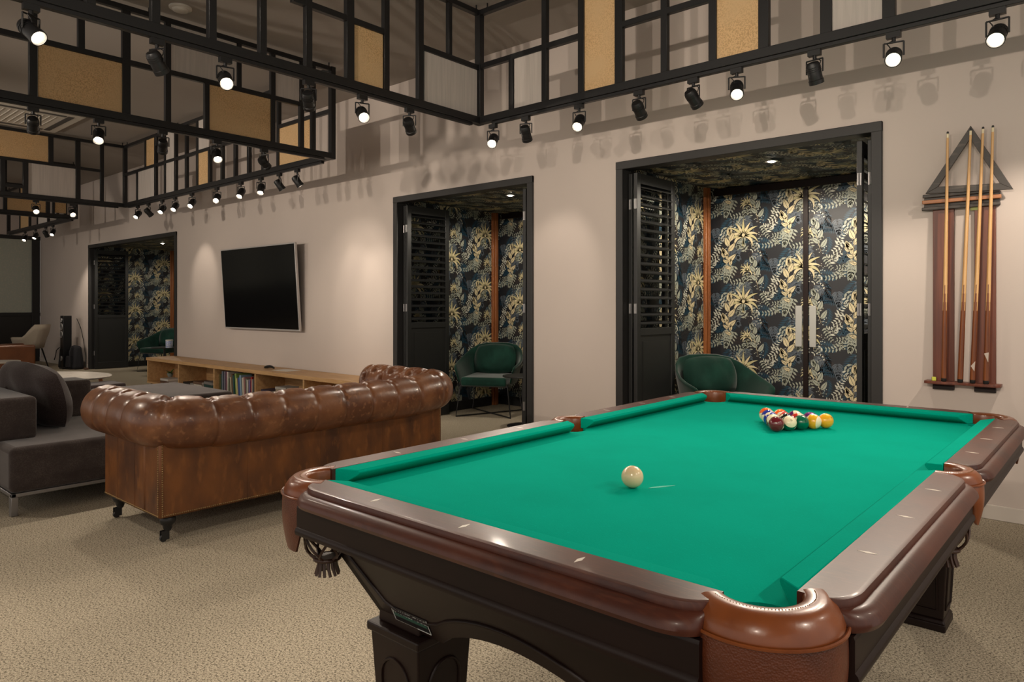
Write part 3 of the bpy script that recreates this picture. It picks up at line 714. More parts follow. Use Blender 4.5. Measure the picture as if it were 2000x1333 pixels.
# maker's label on the near apron
c0 = posn(-.335, .468, .0015); c1 = posn(-.335, .50, .0015)
tiltx = math.atan2(c1.y-c0.y, c1.z-c0.z)
lb = obj('maker_label', M().box(-.066, .066, -.001, .001, -.022, .022), LABK, tb, loc=tuple(c0), rot=(-tiltx, 0, 0))
obj('stripe', M().box(-.060, .060, -.0022, -.001, -.004, .004), LABG, lb)
obj('border', M().box(-.066, .066, -.002, -.001, -.0215, -.020).box(-.066, -.0645, -.002, -.001, -.0215, .0215).box(.0645, .066, -.002, -.001, -.0215, .0215), LABT, lb)
tm = text('7F ANGEL TUCCI', .0165); tm.materials.append(LABT)
obj('lettering', tm, parent=lb, loc=(0, -.0018, .011), rot=(PI/2, 0, 0))
# ------------------------------------------------------------ balls
BR = .0286
def ballmesh(colr, stripe):
    m = M(); n, q = 40, 28; R = []
    k0 = len(m.v); 
    for i in range(1, q):
        th = PI*i/q; R.append([(BR*math.sin(th)*math.cos(2*PI*j/n), BR*math.sin(th)*math.sin(2*PI*j/n), BR*math.cos(th)) for j in range(n)])
    m.rings(R, cap=False)
    k = len(m.v); m.v += [(0, 0, BR), (0, 0, -BR)]
    for j in range(n):
        m.f.append((k, j, (j+1) % n)); m.m.append(0); a = (q-2)*n; m.f.append((k+1, a+(j+1) % n, a+j)); m.m.append(0)
    for i, f in enumerate(m.f):
        c = sum((Vector(m.v[t]) for t in f), Vector())/len(f)
        cream = stripe and abs(c.z) > .52*BR
        if c.x > 0 and math.hypot(c.y, c.z) < .36*BR or c.x < 0 and math.hypot(c.y, c.z) < .36*BR: cream = True
        m.m[i] = 1 if cream else 0
    return m
BCOL = {1:(.85,.42,.015),2:(.012,.03,.30),3:(.60,.03,.015),4:(.10,.012,.12),5:(.85,.13,.015),6:(.0,.12,.06),7:(.13,.006,.012),8:(.006,.006,.006)}
BNAM = {1:'yellow',2:'blue',3:'red',4:'purple',5:'orange',6:'green',7:'maroon',8:'black'}
BMAT = {k: mat(BNAM[k]+'_phenolic', v, .09, coat=.6) for k, v in BCOL.items()}
CRM = mat('cream_phenolic', (.86, .74, .50), .10, coat=.5); INKB = mat('number_ink', (.01,.01,.01), .3)
rack = [[7], [15, 14], [2, 8, 6], [10, 3, 11, 9], [13, 5, 12, 4, 1]]
capd = {9:(.75,-.1,.65),14:(0,.55,.83),15:(-.3,.6,.7),10:(-.7,-.6,.4),13:(-.6,-.6,.5),11:(.6,.5,.6),12:(.5,.7,.5)}
def capr(d):
    v = Vector((.754,.657,0))*d[0]+Vector((0,0,1))*d[1]+Vector((.657,-.754,0))*d[2]
    return Vector((0,0,1)).rotation_difference(v.normalized()).to_euler()
rots = {7:(.3,.5,.2),15:(.5,.2,1.2),14:(.75,0,.3),6:(1.2,.4,.8),9:(1.3,.9,.5),1:(.4,.9,.3),10:(1.3,.4,.4),13:(1.5,.9,2),5:(.2,.8,.4),12:(.9,.5,1),4:(.6,.5,2),11:(1.2,.7,.1),3:(.1,.8,1),2:(1,1,1),8:(.4,.8,.6)}
for r, row in enumerate(rack):
    for j, num in enumerate(row):
        x = -.985-.008+(j-r/2)*.0580; y = 2.186+.467+r*.0503
        base = num if num <= 8 else num-8; st = num > 8
        o = obj('pool_ball', ballmesh(BCOL[base], st), [BMAT[base], CRM], smooth=180, loc=(x, y, BZ+BR+.0003), rot=capr(capd[num]) if num in capd else rots[num])
        place = ['at the apex', 'in the second row', 'in the middle row', 'in the fourth row', 'in the back row'][r]
        tag(o, '%s %s pool ball %s of the racked triangle' % ('cream and' if st else 'solid', BNAM[base]+(' striped' if st else ''), place), 'ball', 'racked pool balls')
        tx = text(str(num), .013); tx.materials.append(INKB)
        obj('number', tx, parent=o, loc=(BR+.0002, 0, 0), rot=(PI/2, 0, PI/2))
o = obj('cue_ball', M().lathe([(BR*math.sin(PI*i/24)+1e-5, -BR*math.cos(PI*i/24)) for i in range(25)], 40), mat('cue_ball_ivory', (.76,.58,.35), .14, coat=.4), smooth=180, loc=(-.985+.014, 2.186-.595, BZ+BR+.0003))
tag(o, 'ivory cue ball alone on the green baize in front of the rack', 'ball')
obj('chalk_smear', M().prism([(0,-.004),(.03,-.006),(.075,-.003),(.085,.001),(.05,.005),(.015,.004)], lambda x, y: (x, y, 0), lambda x, y: (x, y, .0004)), CHALK, tb, loc=(.045, -.572, BZ+.0002), rot=(0, 0, 1.05))

# ------------------------------------------------------------ cue rack on the wall
rk = thing('cue_rack', 'wall-mounted cue rack of two dark red boards with a shelf and crosspiece', 'cue rack', (-.73, WY-.002, 0))
obj('back_board', M().box(-.150, -.040, -.020, 0, .745, 1.87), RACK, rk, bevel=.002)
obj('back_board', M().box(.062, .166, -.020, 0, .745, 1.87), RACK, rk, bevel=.002)
obj('head_board', M().box(-.195, .185, -.028, 0, 1.815, 1.905), RGREY, rk, bevel=.003)
obj('cornice', M().box(-.205, .190, -.046, -.030, 1.812, 1.832).box(-.200, .187, -.046, -.03, 1.888, 1.909), RGREY, rk, bevel=.004)
cb = M(); cuts = [(-.065,), (.050,), (.111,), (.158,)]
cb.box(-.200, .195, -.062, -.030, 1.850, 1.872)
obj('crossbar', cb, ORNG, rk, bevel=.003)
sh = M().prism([(-.185,0),(-.185,-.085),(-.165,-.095),(-.06,-.095),(-.04,-.085),(.05,-.085),(.07,-.098),(.17,-.098),(.195,-.085),(.195,0)], lambda x, y: (x, y, .772), lambda x, y: (x, y, .788))
obj('shelf', sh, ORNG if False else RACK, rk, bevel=.002)
obj('bottom_batten', M().box(-.150, -.040, -.03, 0, .735, .760), MAHD, rk, bevel=.002)
obj('bottom_batten', M().box(.062, .166, -.03, 0, .735, .760), MAHD, rk, bevel=.002)
obj('tag', M().box(.042, .090, -.024, -.021, 1.795, 1.822), mat('faded_tag', (.45, .50, .18), .6), rk)
t = tag(obj('chalk_cube', M().box(-.011, .011, -.011, .011, 0, .022), YELL, loc=(-.868, WY-.06, .7885), rot=(0, 0, .3), bevel=.002), 'small yellow-green chalk cube on the cue rack shelf', 'chalk')
def cue():
    t = thing('pool_cue', '', 'cue')
    sh = M().lathe([(.0112,.58),(.0100,.85),(.0078,1.2),(.0065,1.44)], 20)
    obj('shaft', sh, MAPLE, t, smooth=60)
    b = M(); n = 32; R = []; zs = [.02+.56*i/56 for i in range(57)]
    for z in zs:
        r = .0150-.0038*(z-.02)/.56
        R.append([(r*math.cos(2*PI*j/n), r*math.sin(2*PI*j/n), z) for j in range(n)])
    b.rings(R)
    for i, f in enumerate(b.f):
        c = sum((Vector(b.v[q]) for q in f), Vector())/len(f)
        a = (math.atan2(c.y, c.x)/(PI/2)) % 1; tri = abs(a-.5)*2
        b.m[i] = 1 if c.z > .40+.19*tri else 0
    obj('butt', b, [BUTT, MAPLE], t, smooth=60)
    obj('bumper', M().lathe([(.012,0),(.0145,.004),(.0152,.02)], 16), BLACK, t, smooth=40)
    obj('ferrule', M().lathe([(.0066,1.44),(.0063,1.465)], 16), IVORY, t); obj('tip', M().lathe([(.0063,1.465),(.0063,1.474),(.004,1.478)], 16), BLACK, t)
    return t
cu = cue()
tops = [(-.794, 2.27), (-.679, 2.269), (-.619, 2.271), (-.572, 2.281)]; bots = [-.813, -.730, -.669, -.604]
names = ['leftmost of the four, over the left board', 'second from the left, leaning across the gap', 'third from left, worn sticker on the butt', 'rightmost, pale tip and torn white sticker']
for i in range(4):
    c = cu if i == 0 else dup(cu, (0, 0, 0))
    x0, y0, z0 = bots[i], WY-.084, .7885; x1, y1, z1 = tops[i][0], WY-.072, tops[i][1]
    c.location = (x0, y0, z0); d = Vector((x1-x0, y1-y0, z1-z0)).normalized()
    q = Vector((0, 0, 1)).rotation_difference(d); c.rotation_euler = q.to_euler()
    c['label'] = 'wooden pool cue in the wall rack, '+names[i]; c['group'] = 'cues in the wall rack'
    if i > 1:
        zz = .10 if i == 2 else .155
        m = M().prism([(-.010, zz), (.011, zz+.03), (.009, zz-.03)] if i == 2 else [(-.011, zz+.02), (.011, zz+.028), (.010, zz-.03)], lambda u, z: (u, -.0156, z), lambda u, z: (u, -.0149, z))
        obj('sticker', m, CLEAR, c)
# triangle hung above the rack
ap, bl, br = (-.681, 2.285), (-.912, 1.912), (-.478, 1.893)
def tri(p, k):
    cx = sum(a[0] for a in p)/3; cz = sum(a[1] for a in p)/3
    return [(cx+(a[0]-cx)*k, cz+(a[1]-cz)*k) for a in p]
o_ = tri((ap, bl, br), 1.0); i_ = tri((ap, bl, br), .70)
tg = thing('ball_triangle', 'dark wooden ball triangle hung on the wall above the cue rack', 'ball rack', (0, WY-.004, 0))
for k in range(3):
    p = [o_[k], o_[(k+1) % 3], i_[(k+1) % 3], i_[k]]
    obj('side', M().prism(p, lambda x, z: (x, -.061, z), lambda x, z: (x, -.047, z)), RGREY, tg, bevel=.002)

# ------------------------------------------------------------ television
tvo = thing('television', 'large flat black television on the wall, tilted forward, silver bezel', 'television', (-8.62, 4.82, .915))
tvo.rotation_euler = (math.radians(3.7), 0, 0)
obj('screen', M().box(-.925, .925, -.004, .004, .022, 1.085), TV, tvo)
obj('bezel', M().box(-.942, .942, -.002, .030, 0, .022).box(-.942, .942, -.002, .030, 1.085, 1.102).box(-.942, -.925, -.002, .030, .022, 1.085).box(.925, .942, -.002, .030, .022, 1.085), SILV, tvo, bevel=.003)
obj('rear_housing', M().box(-.88, .88, .030, .050, .05, 1.05), BLACK, tvo, bevel=.01)
obj('wall_bracket', M().box(-.3, .3, .05, .082, .35, .41).box(-.3, .3, .05, .105, .68, .74), BLACK, tvo)

# ------------------------------------------------------------ low bookcase under the television
BX0, BX1, BY0, BY1, BH = -11.33, -5.95, 4.46, 4.88, .44
bc = thing('low_bookcase', 'long low light oak bookcase bench along the wall under the television', 'bookcase', (BX0, BY0, 0))
Lb = BX1-BX0; Db = BY1-BY0
obj('top_board', M().box(-.01, Lb, -.01, Db, BH-.045, BH), OAK, bc, bevel=.003)
obj('bottom_board', M().box(0, Lb, 0, Db, .05, .075), OAK, bc, bevel=.002)
obj('back_panel', M().box(0, Lb, Db-.012, Db, .075, BH-.045), OAK, bc)
obj('plinth', M().box(.02, Lb-.02, .05, Db-.02, 0, .05), BLACK, bc)
for i in range(6): obj('divider', M().box(i*(Lb-.03)/5, i*(Lb-.03)/5+.028, .004, Db-.012, .075, BH-.045), OAK, bc, bevel=.002)
bay = lambda i: BX0+i*(Lb-.03)/5+.028
BC = [('olive',(.11,.10,.03)),('dark green',(.02,.07,.04)),('grey blue',(.14,.17,.22)),('lilac grey',(.28,.24,.30)),('plum',(.16,.05,.09)),('white',(.60,.56,.50)),('pale sage',(.30,.33,.24)),('cream',(.55,.48,.34)),('brown',(.16,.08,.04)),('dark teal',(.02,.09,.09)),('lime green',(.25,.38,.10)),('pale yellow',(.62,.55,.28)),('royal blue',(.04,.09,.32)),('light blue',(.25,.38,.50)),('ivory',(.60,.55,.45)),('pink',(.45,.24,.24)),('grey green',(.20,.24,.18)),('bright white',(.68,.65,.60)),('violet',(.20,.14,.32)),('scarlet',(.50,.03,.025)),('pale grey',(.40,.38,.36)),('black',(.015,.015,.018)),('tan',(.40,.27,.14))]
random.seed(11)
x = bay(2)+.03
def book_mesh(tk, h, d, cm, name='book'):
    m = M().box(0, .003, 0, d, 0, h).box(tk-.003, tk, 0, d, 0, h).box(0, tk, 0, .003, 0, h)
    m.box(.003, tk-.003, .003, d-.006, .004, h-.004, 1)
    return m
for i, (nm, c) in enumerate(BC):
    tk = random.uniform(.028, .048); h = random.uniform(.20, .275) if i not in (2, 3, 4, 5) else .285; d = random.uniform(.15, .20)
    cm = mat('cover_'+nm.replace(' ', '_'), c, .5)
    lean = 0 if (i < 7 or i > 16) else -.10
    if i == 7: x += .026
    o = obj('book', book_mesh(tk, h, d, cm), [cm, PAPER], loc=(x, BY0+.05+random.uniform(0, .02), .0765), rot=(0, lean, 0))
    tag(o, 'upright book with %s spine in the third bay of the low bookcase' % nm, 'book', 'upright books under the television')
    x += tk+.0015+(.003 if lean else 0)
stk = [(bay(1)+.06, [('dark navy', (.02,.03,.06)), ('black', (.012,.012,.012))], 'second bay, left pile'), (bay(1)+.38, [('cream', (.5,.45,.36)), ('white', (.6,.57,.5)), ('brown', (.14,.08,.05))], 'second bay, middle pile'), (bay(1)+.70, [('teal', (.015,.09,.09)), ('dark green', (.01,.05,.045)), ('grey', (.2,.19,.18))], 'second bay, right pile'),
       (bay(3)+.06, [('pale pink', (.5,.40,.36)), ('black', (.015,.012,.015)), ('grey', (.3,.28,.27)), ('dark violet', (.05,.04,.07))], 'fourth bay, left pile'), (bay(3)+.40, [('white', (.6,.55,.45)), ('cream', (.55,.47,.3)), ('ivory', (.6,.54,.42)), ('beige', (.45,.38,.28)), ('pale grey', (.45,.43,.4))], 'fourth bay, middle pile'), (bay(3)+.72, [('lavender', (.4,.38,.48)), ('white', (.6,.58,.52)), ('cream', (.5,.44,.33)), ('tan', (.4,.28,.16))], 'fourth bay, right pile'), (bay(0)+.35, [('brown', (.10,.05,.03)), ('white', (.55,.52,.48))], 'first bay under the plant')]
for x, bl_, wh in stk:
    z = .0765
    for nm, c in bl_:
        tk = random.uniform(.028, .042); L_ = random.uniform(.22, .28)
        m = M().box(0, L_, 0, .19, 0, .003).box(0, L_, 0, .19, tk-.003, tk).box(0, L_, 0, .003, 0, tk).box(.004, L_-.004, .003, .185, .003, tk-.003, 1)
        tag(obj('book', m, [mat('cover_flat_'+nm.replace(' ', '_'), c, .5), PAPER], loc=(x+random.uniform(-.01, .01), BY0+.04, z), rot=(0, 0, random.uniform(-.05, .05))), 'flat-lying %s book in the low bookcase, %s' % (nm, wh), 'book', 'flat-lying books under the television')
        z += tk+.0008
pl = thing('potted_plant', 'small green plant in a glazed pot inside the first bay of the low bookcase', 'plant', (bay(0)+.47, BY0+.14, .147))
pl.location.z = .0765+.085
obj('pot', M().lathe([(.030,0),(.042,.03),(.045,.055),(.040,.058),(.034,.050)], 20), POT, pl, smooth=50)
for i in range(16):
    a = i*2.4; L_ = .07+.03*(i % 3); u = .35+.2*(i % 4)
    pts = [(0, 0, .05)]+[(math.cos(a)*L_*t*math.cos(u), math.sin(a)*L_*t*math.cos(u), .05+L_*math.sin(u)*t-.03*t*t) for t in (.4, .8, 1.1)]
    m = M(); p2 = pts[-1]; nx, ny = -math.sin(a), math.cos(a)
    m.sheet([[(q[0]+nx*w_, q[1]+ny*w_, q[2]) for q, w_ in zip(pts, (.003, .014, .013, .001))], [(q[0]-nx*w_, q[1]-ny*w_, q[2]+.003) for q, w_ in zip(pts, (.003, .014, .013, .001))]])
    obj('leaf', m, LEAF, pl)
t = thing('headset', 'small curved black controller lying on the low bookcase top', 'controller', (-8.12, 4.66, BH+.013))
obj('body', M().tube([(-.10,0,0),(-.06,.012,.008),(0,.018,.016),(.06,.012,.012),(.12,0,.004)], [.012,.019,.017,.015,.010], 12), SPKR, t, smooth=60)
tag(obj('paper_sheet', M().box(-.15, .15, -.10, .10, 0, .002), PAPER, loc=(-7.75, 4.68, BH+.0005), rot=(0, 0, .12)), 'white sheet of paper on the low bookcase beside the black controller', 'paper')

# ------------------------------------------------------------ brown leather sofa
sf = thing('leather_sofa', 'brown tufted leather sofa with rolled arms seen from behind', 'sofa', (-4.15, 2.50, 0))
def sx_(x): return x+4.15
def sy_(y): return y-2.50
BKX, NY, FY, FX = -3.745, 1.535, 3.515, -4.50
obj('back_panel', M().box(sx_(-3.93), sx_(BKX), sy_(NY), sy_(FY), .135, .565), SOFP, sf, bevel=.012)
def armp(y0, y1): return M().box(sx_(FX), sx_(-3.93), sy_(y0), sy_(y1), .135, .565)
obj('side_panel', armp(NY, NY+.20), SOFP, sf, bevel=.012); obj('side_panel', armp(FY-.20, FY), SOFP, sf, bevel=.012)
obj('seat_base', M().box(sx_(-4.54), sx_(-3.94), sy_(NY+.20), sy_(FY-.20), .14, .32), SOFL, sf, bevel=.02)
for k in range(3):
    w_ = (FY-NY-.42)/3; y0 = NY+.21+k*w_
    obj('seat_cushion', M().box(sx_(-4.60), sx_(-3.98), sy_(y0+.004), sy_(y0+w_-.004), .32, .46), SOFL, sf, bevel=.04, seg=3)
# seams on the outside
for yy in (): pass
for xx in (-4.30, -4.06): obj('seam', M().tube([(sx_(xx), sy_(NY)-.0005, .14), (sx_(xx), sy_(NY)-.0005, .54)], .0022, 6), SOFP, sf)
for yy in (2.02, 2.50, 2.98): obj('seam', M().tube([(sx_(BKX)+.0005, sy_(yy), .14), (sx_(BKX)+.0005, sy_(yy), .54)], .0018, 6), SOFP, sf)
RC = .130; ZC = .628
def roll():
    path = []; cr = .11
    xa, ya, yb = -3.768, 1.560, 3.535
    def line(p, q, n): return [(p[0]+(q[0]-p[0])*i/n, p[1]+(q[1]-p[1])*i/n) for i in range(n)]
    def arc(cx, cy, a0, a1, n): return [(cx+cr*math.cos(math.radians(a0+(a1-a0)*i/n)), cy+cr*math.sin(math.radians(a0+(a1-a0)*i/n))) for i in range(n)]
    path += line((-4.60, ya), (xa-cr, ya), 70)+arc(xa-cr, ya+cr, -90, 0, 28)+line((xa, ya+cr), (xa, yb-cr), 190)+arc(xa-cr, yb-cr, 0, 90, 28)+line((xa-cr, yb), (-4.60, yb), 70)+[(-4.60, yb)]
    sag = lambda q: -.030*max(0, min(1, (q[0]+3.90)/.10))*min(1, min(q[1]-1.56, 3.535-q[1])/.30)
    S_ = [0]
    for i in range(1, len(path)): S_.append(S_[-1]+math.dist(path[i], path[i-1]))
    Lt = S_[-1]; sp = .205; n = 56; R = []
    N = len(path)
    for i, p in enumerate(path):
        a = path[max(0, i-1)]; b = path[min(N-1, i+1)]
        t = Vector((b[0]-a[0], b[1]-a[1], 0)).normalized(); nrm = Vector((t.y, -t.x, 0))
        s = S_[i]; f = (s/sp) % 1; dcr = min(f, 1-f)*sp
        # pleat positions: cluster of seam lines
        cre = math.exp(-(dcr/.0045)**2)*.009+math.exp(-(dcr/.018)**2)*.003
        k = round(s/sp)
        ends = min(1, min(s, Lt-s)/.045); er = math.sqrt(max(0, 1-(1-ends)**2))
        ring = []
        for j in range(n):
            th = 2*PI*j/n
            r = RC*(1+.035*math.sin(th)**2)
            puff = (.0035 if math.cos(th) > .1 else .009)*math.sin(PI*f)**.6
            up = max(0, math.sin(th+.0))
            r += puff*(.45+.55*up)-cre*(.8 if math.cos(th) > 0 else 1)
            # button tufts on top and inside
            tuft = 0
            for (ph, tc_, dep) in ((0, 88, .040), (.5, 122, .050), (0, 158, .050), (.5, 195, .04)):
                ds = ((s/sp-ph+.5) % 1-.5)*sp; dt = (math.degrees(th)-tc_+180) % 360-180; dd = dt*PI/180*RC
                tuft += dep*math.exp(-(ds*ds+dd*dd)/(.021**2))
                # diagonal pleats
                for sg in (-1, 1):
                    q = abs(ds*.86+sg*dd*.5)
                    if abs(ds)+abs(dd) < .13: tuft += .010*math.exp(-(q/.008)**2)*math.exp(-((ds*ds+dd*dd)/.06**2))
            if math.degrees(th) < 60 or math.degrees(th) > 230: tuft = 0 if not (math.degrees(th) > 45 and math.degrees(th) < 60) else tuft*.5
            r -= tuft
            r = r*(.78+.22*er) if ends < 1 else r
            ring.append(Vector((p[0], p[1], ZC+sag(p)))+nrm*(r*math.cos(th))+Vector((0, 0, r*math.sin(th))))
        R.append([(sx_(q.x), sy_(q.y), q.z) for q in ring])
    return M().rings(R), path, S_
rm, rpath, rS = roll()
obj('rolled_back_and_arms', rm, SOFL, sf, smooth=180)
# inner back, buttoned
m = M(); rows = []
for i in range(61):
    y = NY+.2+(FY-NY-.4)*i/60; row = []
    for j in range(15):
        z = .44+.22*j/14; d = 0
        for bi in range(12):
            for bj in range(2):
                yy = NY+.3+bi*.13+(bj*.065); zz = .53+bj*.09
                d += .035*math.exp(-((y-yy)**2+(z-zz)**2)/.025**2)
        row.append((sx_(-3.985+d), sy_(y), z))
    rows.append(row)
obj('buttoned_inner_back', M().sheet(rows), SOFL, sf, smooth=180)
# nail trim
nl = M()
def nail(p, ax):
    T = {'x': Matrix.Rotation(PI/2, 4, 'Y'), 'y': Matrix.Rotation(PI/2, 4, 'X')}[ax]
    nl.lathe([(.0046,0),(.0036,.0020),(.0015,.0030)], 6, T=Matrix.Translation(p) @ T)
for i in range(37): nail((sx_(BKX)+.0005, sy_(NY)+.016, .145+i*.0112), 'x')
for i in range(40): nail((sx_(BKX)-.016, sy_(NY)-.0005, .145+i*.0112), 'y')
for i in range(174): nail((sx_(BKX)+.0005, sy_(NY)+.016+i*.0112, .148), 'x')
for i in range(66): nail((sx_(FX)+.01+i*.0112, sy_(NY)-.0005, .148), 'y')
for i in range(40): nail((sx_(BKX)+.0005, sy_(FY)-.016, .145+i*.0112), 'x')
obj('nailhead_trim', nl, NAIL, sf, kind='stuff', smooth=60)
for (x, y) in ((-3.80, 1.60), (-3.80, 3.45), (-4.44, 1.60), (-4.44, 3.45)):
    l = obj('leg', M().lathe([(.030,.135),(.038,.128),(.041,.112),(.036,.095),(.024,.085),(.022,.070),(.016,.055)], 20, (sx_(x), sy_(y), 0)), BLACK, sf, smooth=50)
    dx = -.012
    obj('caster', M().box(sx_(x)-.014, sx_(x)-.011+.0, sy_(y)-.035, sy_(y)+.004, .012, .058).box(sx_(x)+.011, sx_(x)+.014, sy_(y)-.035, sy_(y)+.004, .012, .058).lathe([(.006,.045),(.014,.060)], 10, (sx_(x), sy_(y), 0)).lathe([(.017,-.009),(.0185,-.005),(.0185,.005),(.017,.009)], 18, (sx_(x), sy_(y)-.022, .019), 'x'), BLACK, l)

# ------------------------------------------------------------ grey modular seating
gs = thing('grey_sofa', 'grey-brown linen modular sofa on a slim steel frame at the left edge', 'sofa', (-5.6, 2.0, 0))
def g(x0, x1, y0, y1, z0, z1): return M().box(x0+5.6, x1+5.6, y0-2, y1-2, z0, z1)
obj('seat', g(-6.30, -4.885, 1.165, 2.75, .135, .405), GREY, gs, bevel=.035, seg=4)
obj('back_bolster', g(-6.25, -5.19, 1.17, 1.385, .395, .665), GREY, gs, bevel=.03, seg=4)
obj('back_bolster', g(-6.25, -5.94, 1.385, 1.94, .395, .675), GREY, gs, bevel=.03, seg=4)
fr = g(-6.28, -4.90, 1.175, 1.20, .112, .134); fr.box(-4.925+5.6, -4.90+5.6, 1.175-2, 2.74-2, .112, .134).box(-.68, -.655, -.825, .74, .112, .134).box(-.68, .70, .715, .74, .112, .134)
obj('base_frame', fr, STEEL, gs, bevel=.003)
for (x, y) in ((-4.955, 1.175), (-4.955, 2.70), (-6.27, 1.175), (-6.27, 2.70)):
    obj('leg', M().frus(.020, .018, 0, .028, .018, .113, x+5.6+.027, y-2+.018), STEEL, gs, bevel=.003)
# throw cushion leaning on the bolster
def pillow(W_, H_, T_, n=18):
    m = M(); rows = [[], []]
    top = []; bot = []
    for i in range(n+1):
        a = []; b = []
        for j in range(n+1):
            u = 2*i/n-1; v = 2*j/n-1
            e = (max(0, (1-u**4))*max(0, (1-v**4)))**.55
            sh = 1-.05*(1-abs(u))*abs(v)**6-.0
            x = u*W_/2*math.sqrt(1-.30*v*v)*(1+.0*u); z = v*H_/2*math.sqrt(1-.30*u*u)
            wv = .012*math.sin(7*u+3*v)*e
            a.append((x, -T_/2*e-wv, z)); b.append((x, T_/2*e-wv, z))
        top.append(a); bot.append(b)
    m.sheet(top); m.sheet([r[::-1] for r in bot])
    return m
pw = obj('throw_cushion', pillow(.90, .44, .19), CUSH, smooth=180, loc=(-5.77, 1.520, .622), rot=(math.radians(10), math.radians(4), math.radians(8)))
tag(pw, 'large dark brown cushion slumped against the grey sofa bolster', 'cushion')
og = tag(obj('ottoman', M().box(-.62, .62, -.42, .42, 0, .42), GREY, bevel=.03, seg=4, loc=(-7.05, 2.90, 0)), 'low grey-brown linen ottoman between leather sofa and bookcase', 'ottoman')
og2 = tag(obj('ottoman', M().box(-.20, .20, -.20, .20, 0, .36), CUSH, bevel=.02, seg=3, loc=(-8.735, 2.94, 0)), 'small dark ottoman at the right end of the marble coffee table', 'ottoman')

# ------------------------------------------------------------ marble coffee table, small round table
ct = thing('coffee_table', 'oval white marble coffee table with wooden legs beside the grey sofa', 'coffee table', (-9.45, 2.76, 0), .35)
m = M(); R = []
for (k, z) in ((.93, .392), (.985, .402), (1, .412), (.99, .42)): R.append([(.66*k*math.cos(2*PI*i/56), .40*k*math.sin(2*PI*i/56), z) for i in range(56)])
obj('marble_top', m.rings(R), MARB, ct, smooth=40)
for (x, y) in ((.38, .20), (.38, -.20), (-.38, .20), (-.38, -.20)): obj('leg', M().tube([(x*1.12, y*1.12, 0), (x, y, .395)], [.013, .022], 14), ORNG, ct, smooth=50)
rt = thing('side_table', 'small round pale table in front of the tan leather armchair', 'side table', (-12.28, 2.80, 0))
obj('table_top', M().lathe([(.001,.405),(.24,.405),(.255,.415),(.255,.428),(.24,.432),(.001,.432)], 40), MARB, rt, smooth=40)
for i in range(3):
    a = i*2.094+.3; obj('leg', M().tube([(.20*math.cos(a), .20*math.sin(a), 0), (.14*math.cos(a), .14*math.sin(a), .406)], [.012, .017], 12), OAK, rt, smooth=50)
# tan club chair
tc = thing('tan_armchair', 'tan leather club armchair at the far left by the glass partition', 'armchair', (-15.6, 3.60, 0), PI/2)
obj('arm', M().box(-.40, .42, .24, .42, .04, .51), TANL, tc, bevel=.035, seg=3); obj('arm', M().box(-.40, .42, -.42, -.24, .04, .51), TANL, tc, bevel=.035, seg=3)
obj('backrest', M().box(-.42, -.22, -.42, .42, .04, .80), TANL, tc, bevel=.04, seg=3)
obj('seat', M().box(-.24, .40, -.24, .24, .10, .40), TANL, tc, bevel=.035, seg=3)
# cream shell chair
cc = thing('cream_chair', 'cream upholstered shell chair with low arms behind the tan armchair', 'chair', (-16.45, 4.22, 0), math.radians(-52))
def shell(pt, hb, ha, hf, wv, dv, zb=.40, n=24, flare=.10):
    rows = []; 
    for i in range(n+1):
        u = i/n; a = math.radians(-20+220*u)
        cx = math.cos(a); cy = math.sin(a)
        k = max(0, math.sin(a)); top = ha+(hb-ha)*min(1, max(0, (k-.35)/.45)) if True else hb
        row = []
        for j in range(5):
            t = j/4; fl = 1+flare*t
            row.append((wv/2*cx*fl*(.80+.20*t), dv/2*cy*fl*(.80+.20*t)+.03*t, zb+(top-zb)*t))
        rows.append(row)
    return rows
o = obj('shell', M().sheet(shell(None, .86, .62, .6, .60, .58)), CREAM, cc, smooth=180); k = o.modifiers.new('s', 'SOLIDIFY'); k.thickness = .035
obj('seat', M().lathe([(.001,.38),(.24,.38),(.27,.41),(.26,.45),(.001,.46)], 28), CREAM, cc, smooth=60)
for (x, y) in ((.2, .2), (-.2, .2), (.2, -.2), (-.2, -.2)): obj('leg', M().tube([(x*1.2, y*1.2, 0), (x*.8, y*.8, .39)], [.011, .016], 10), BLACK, cc)

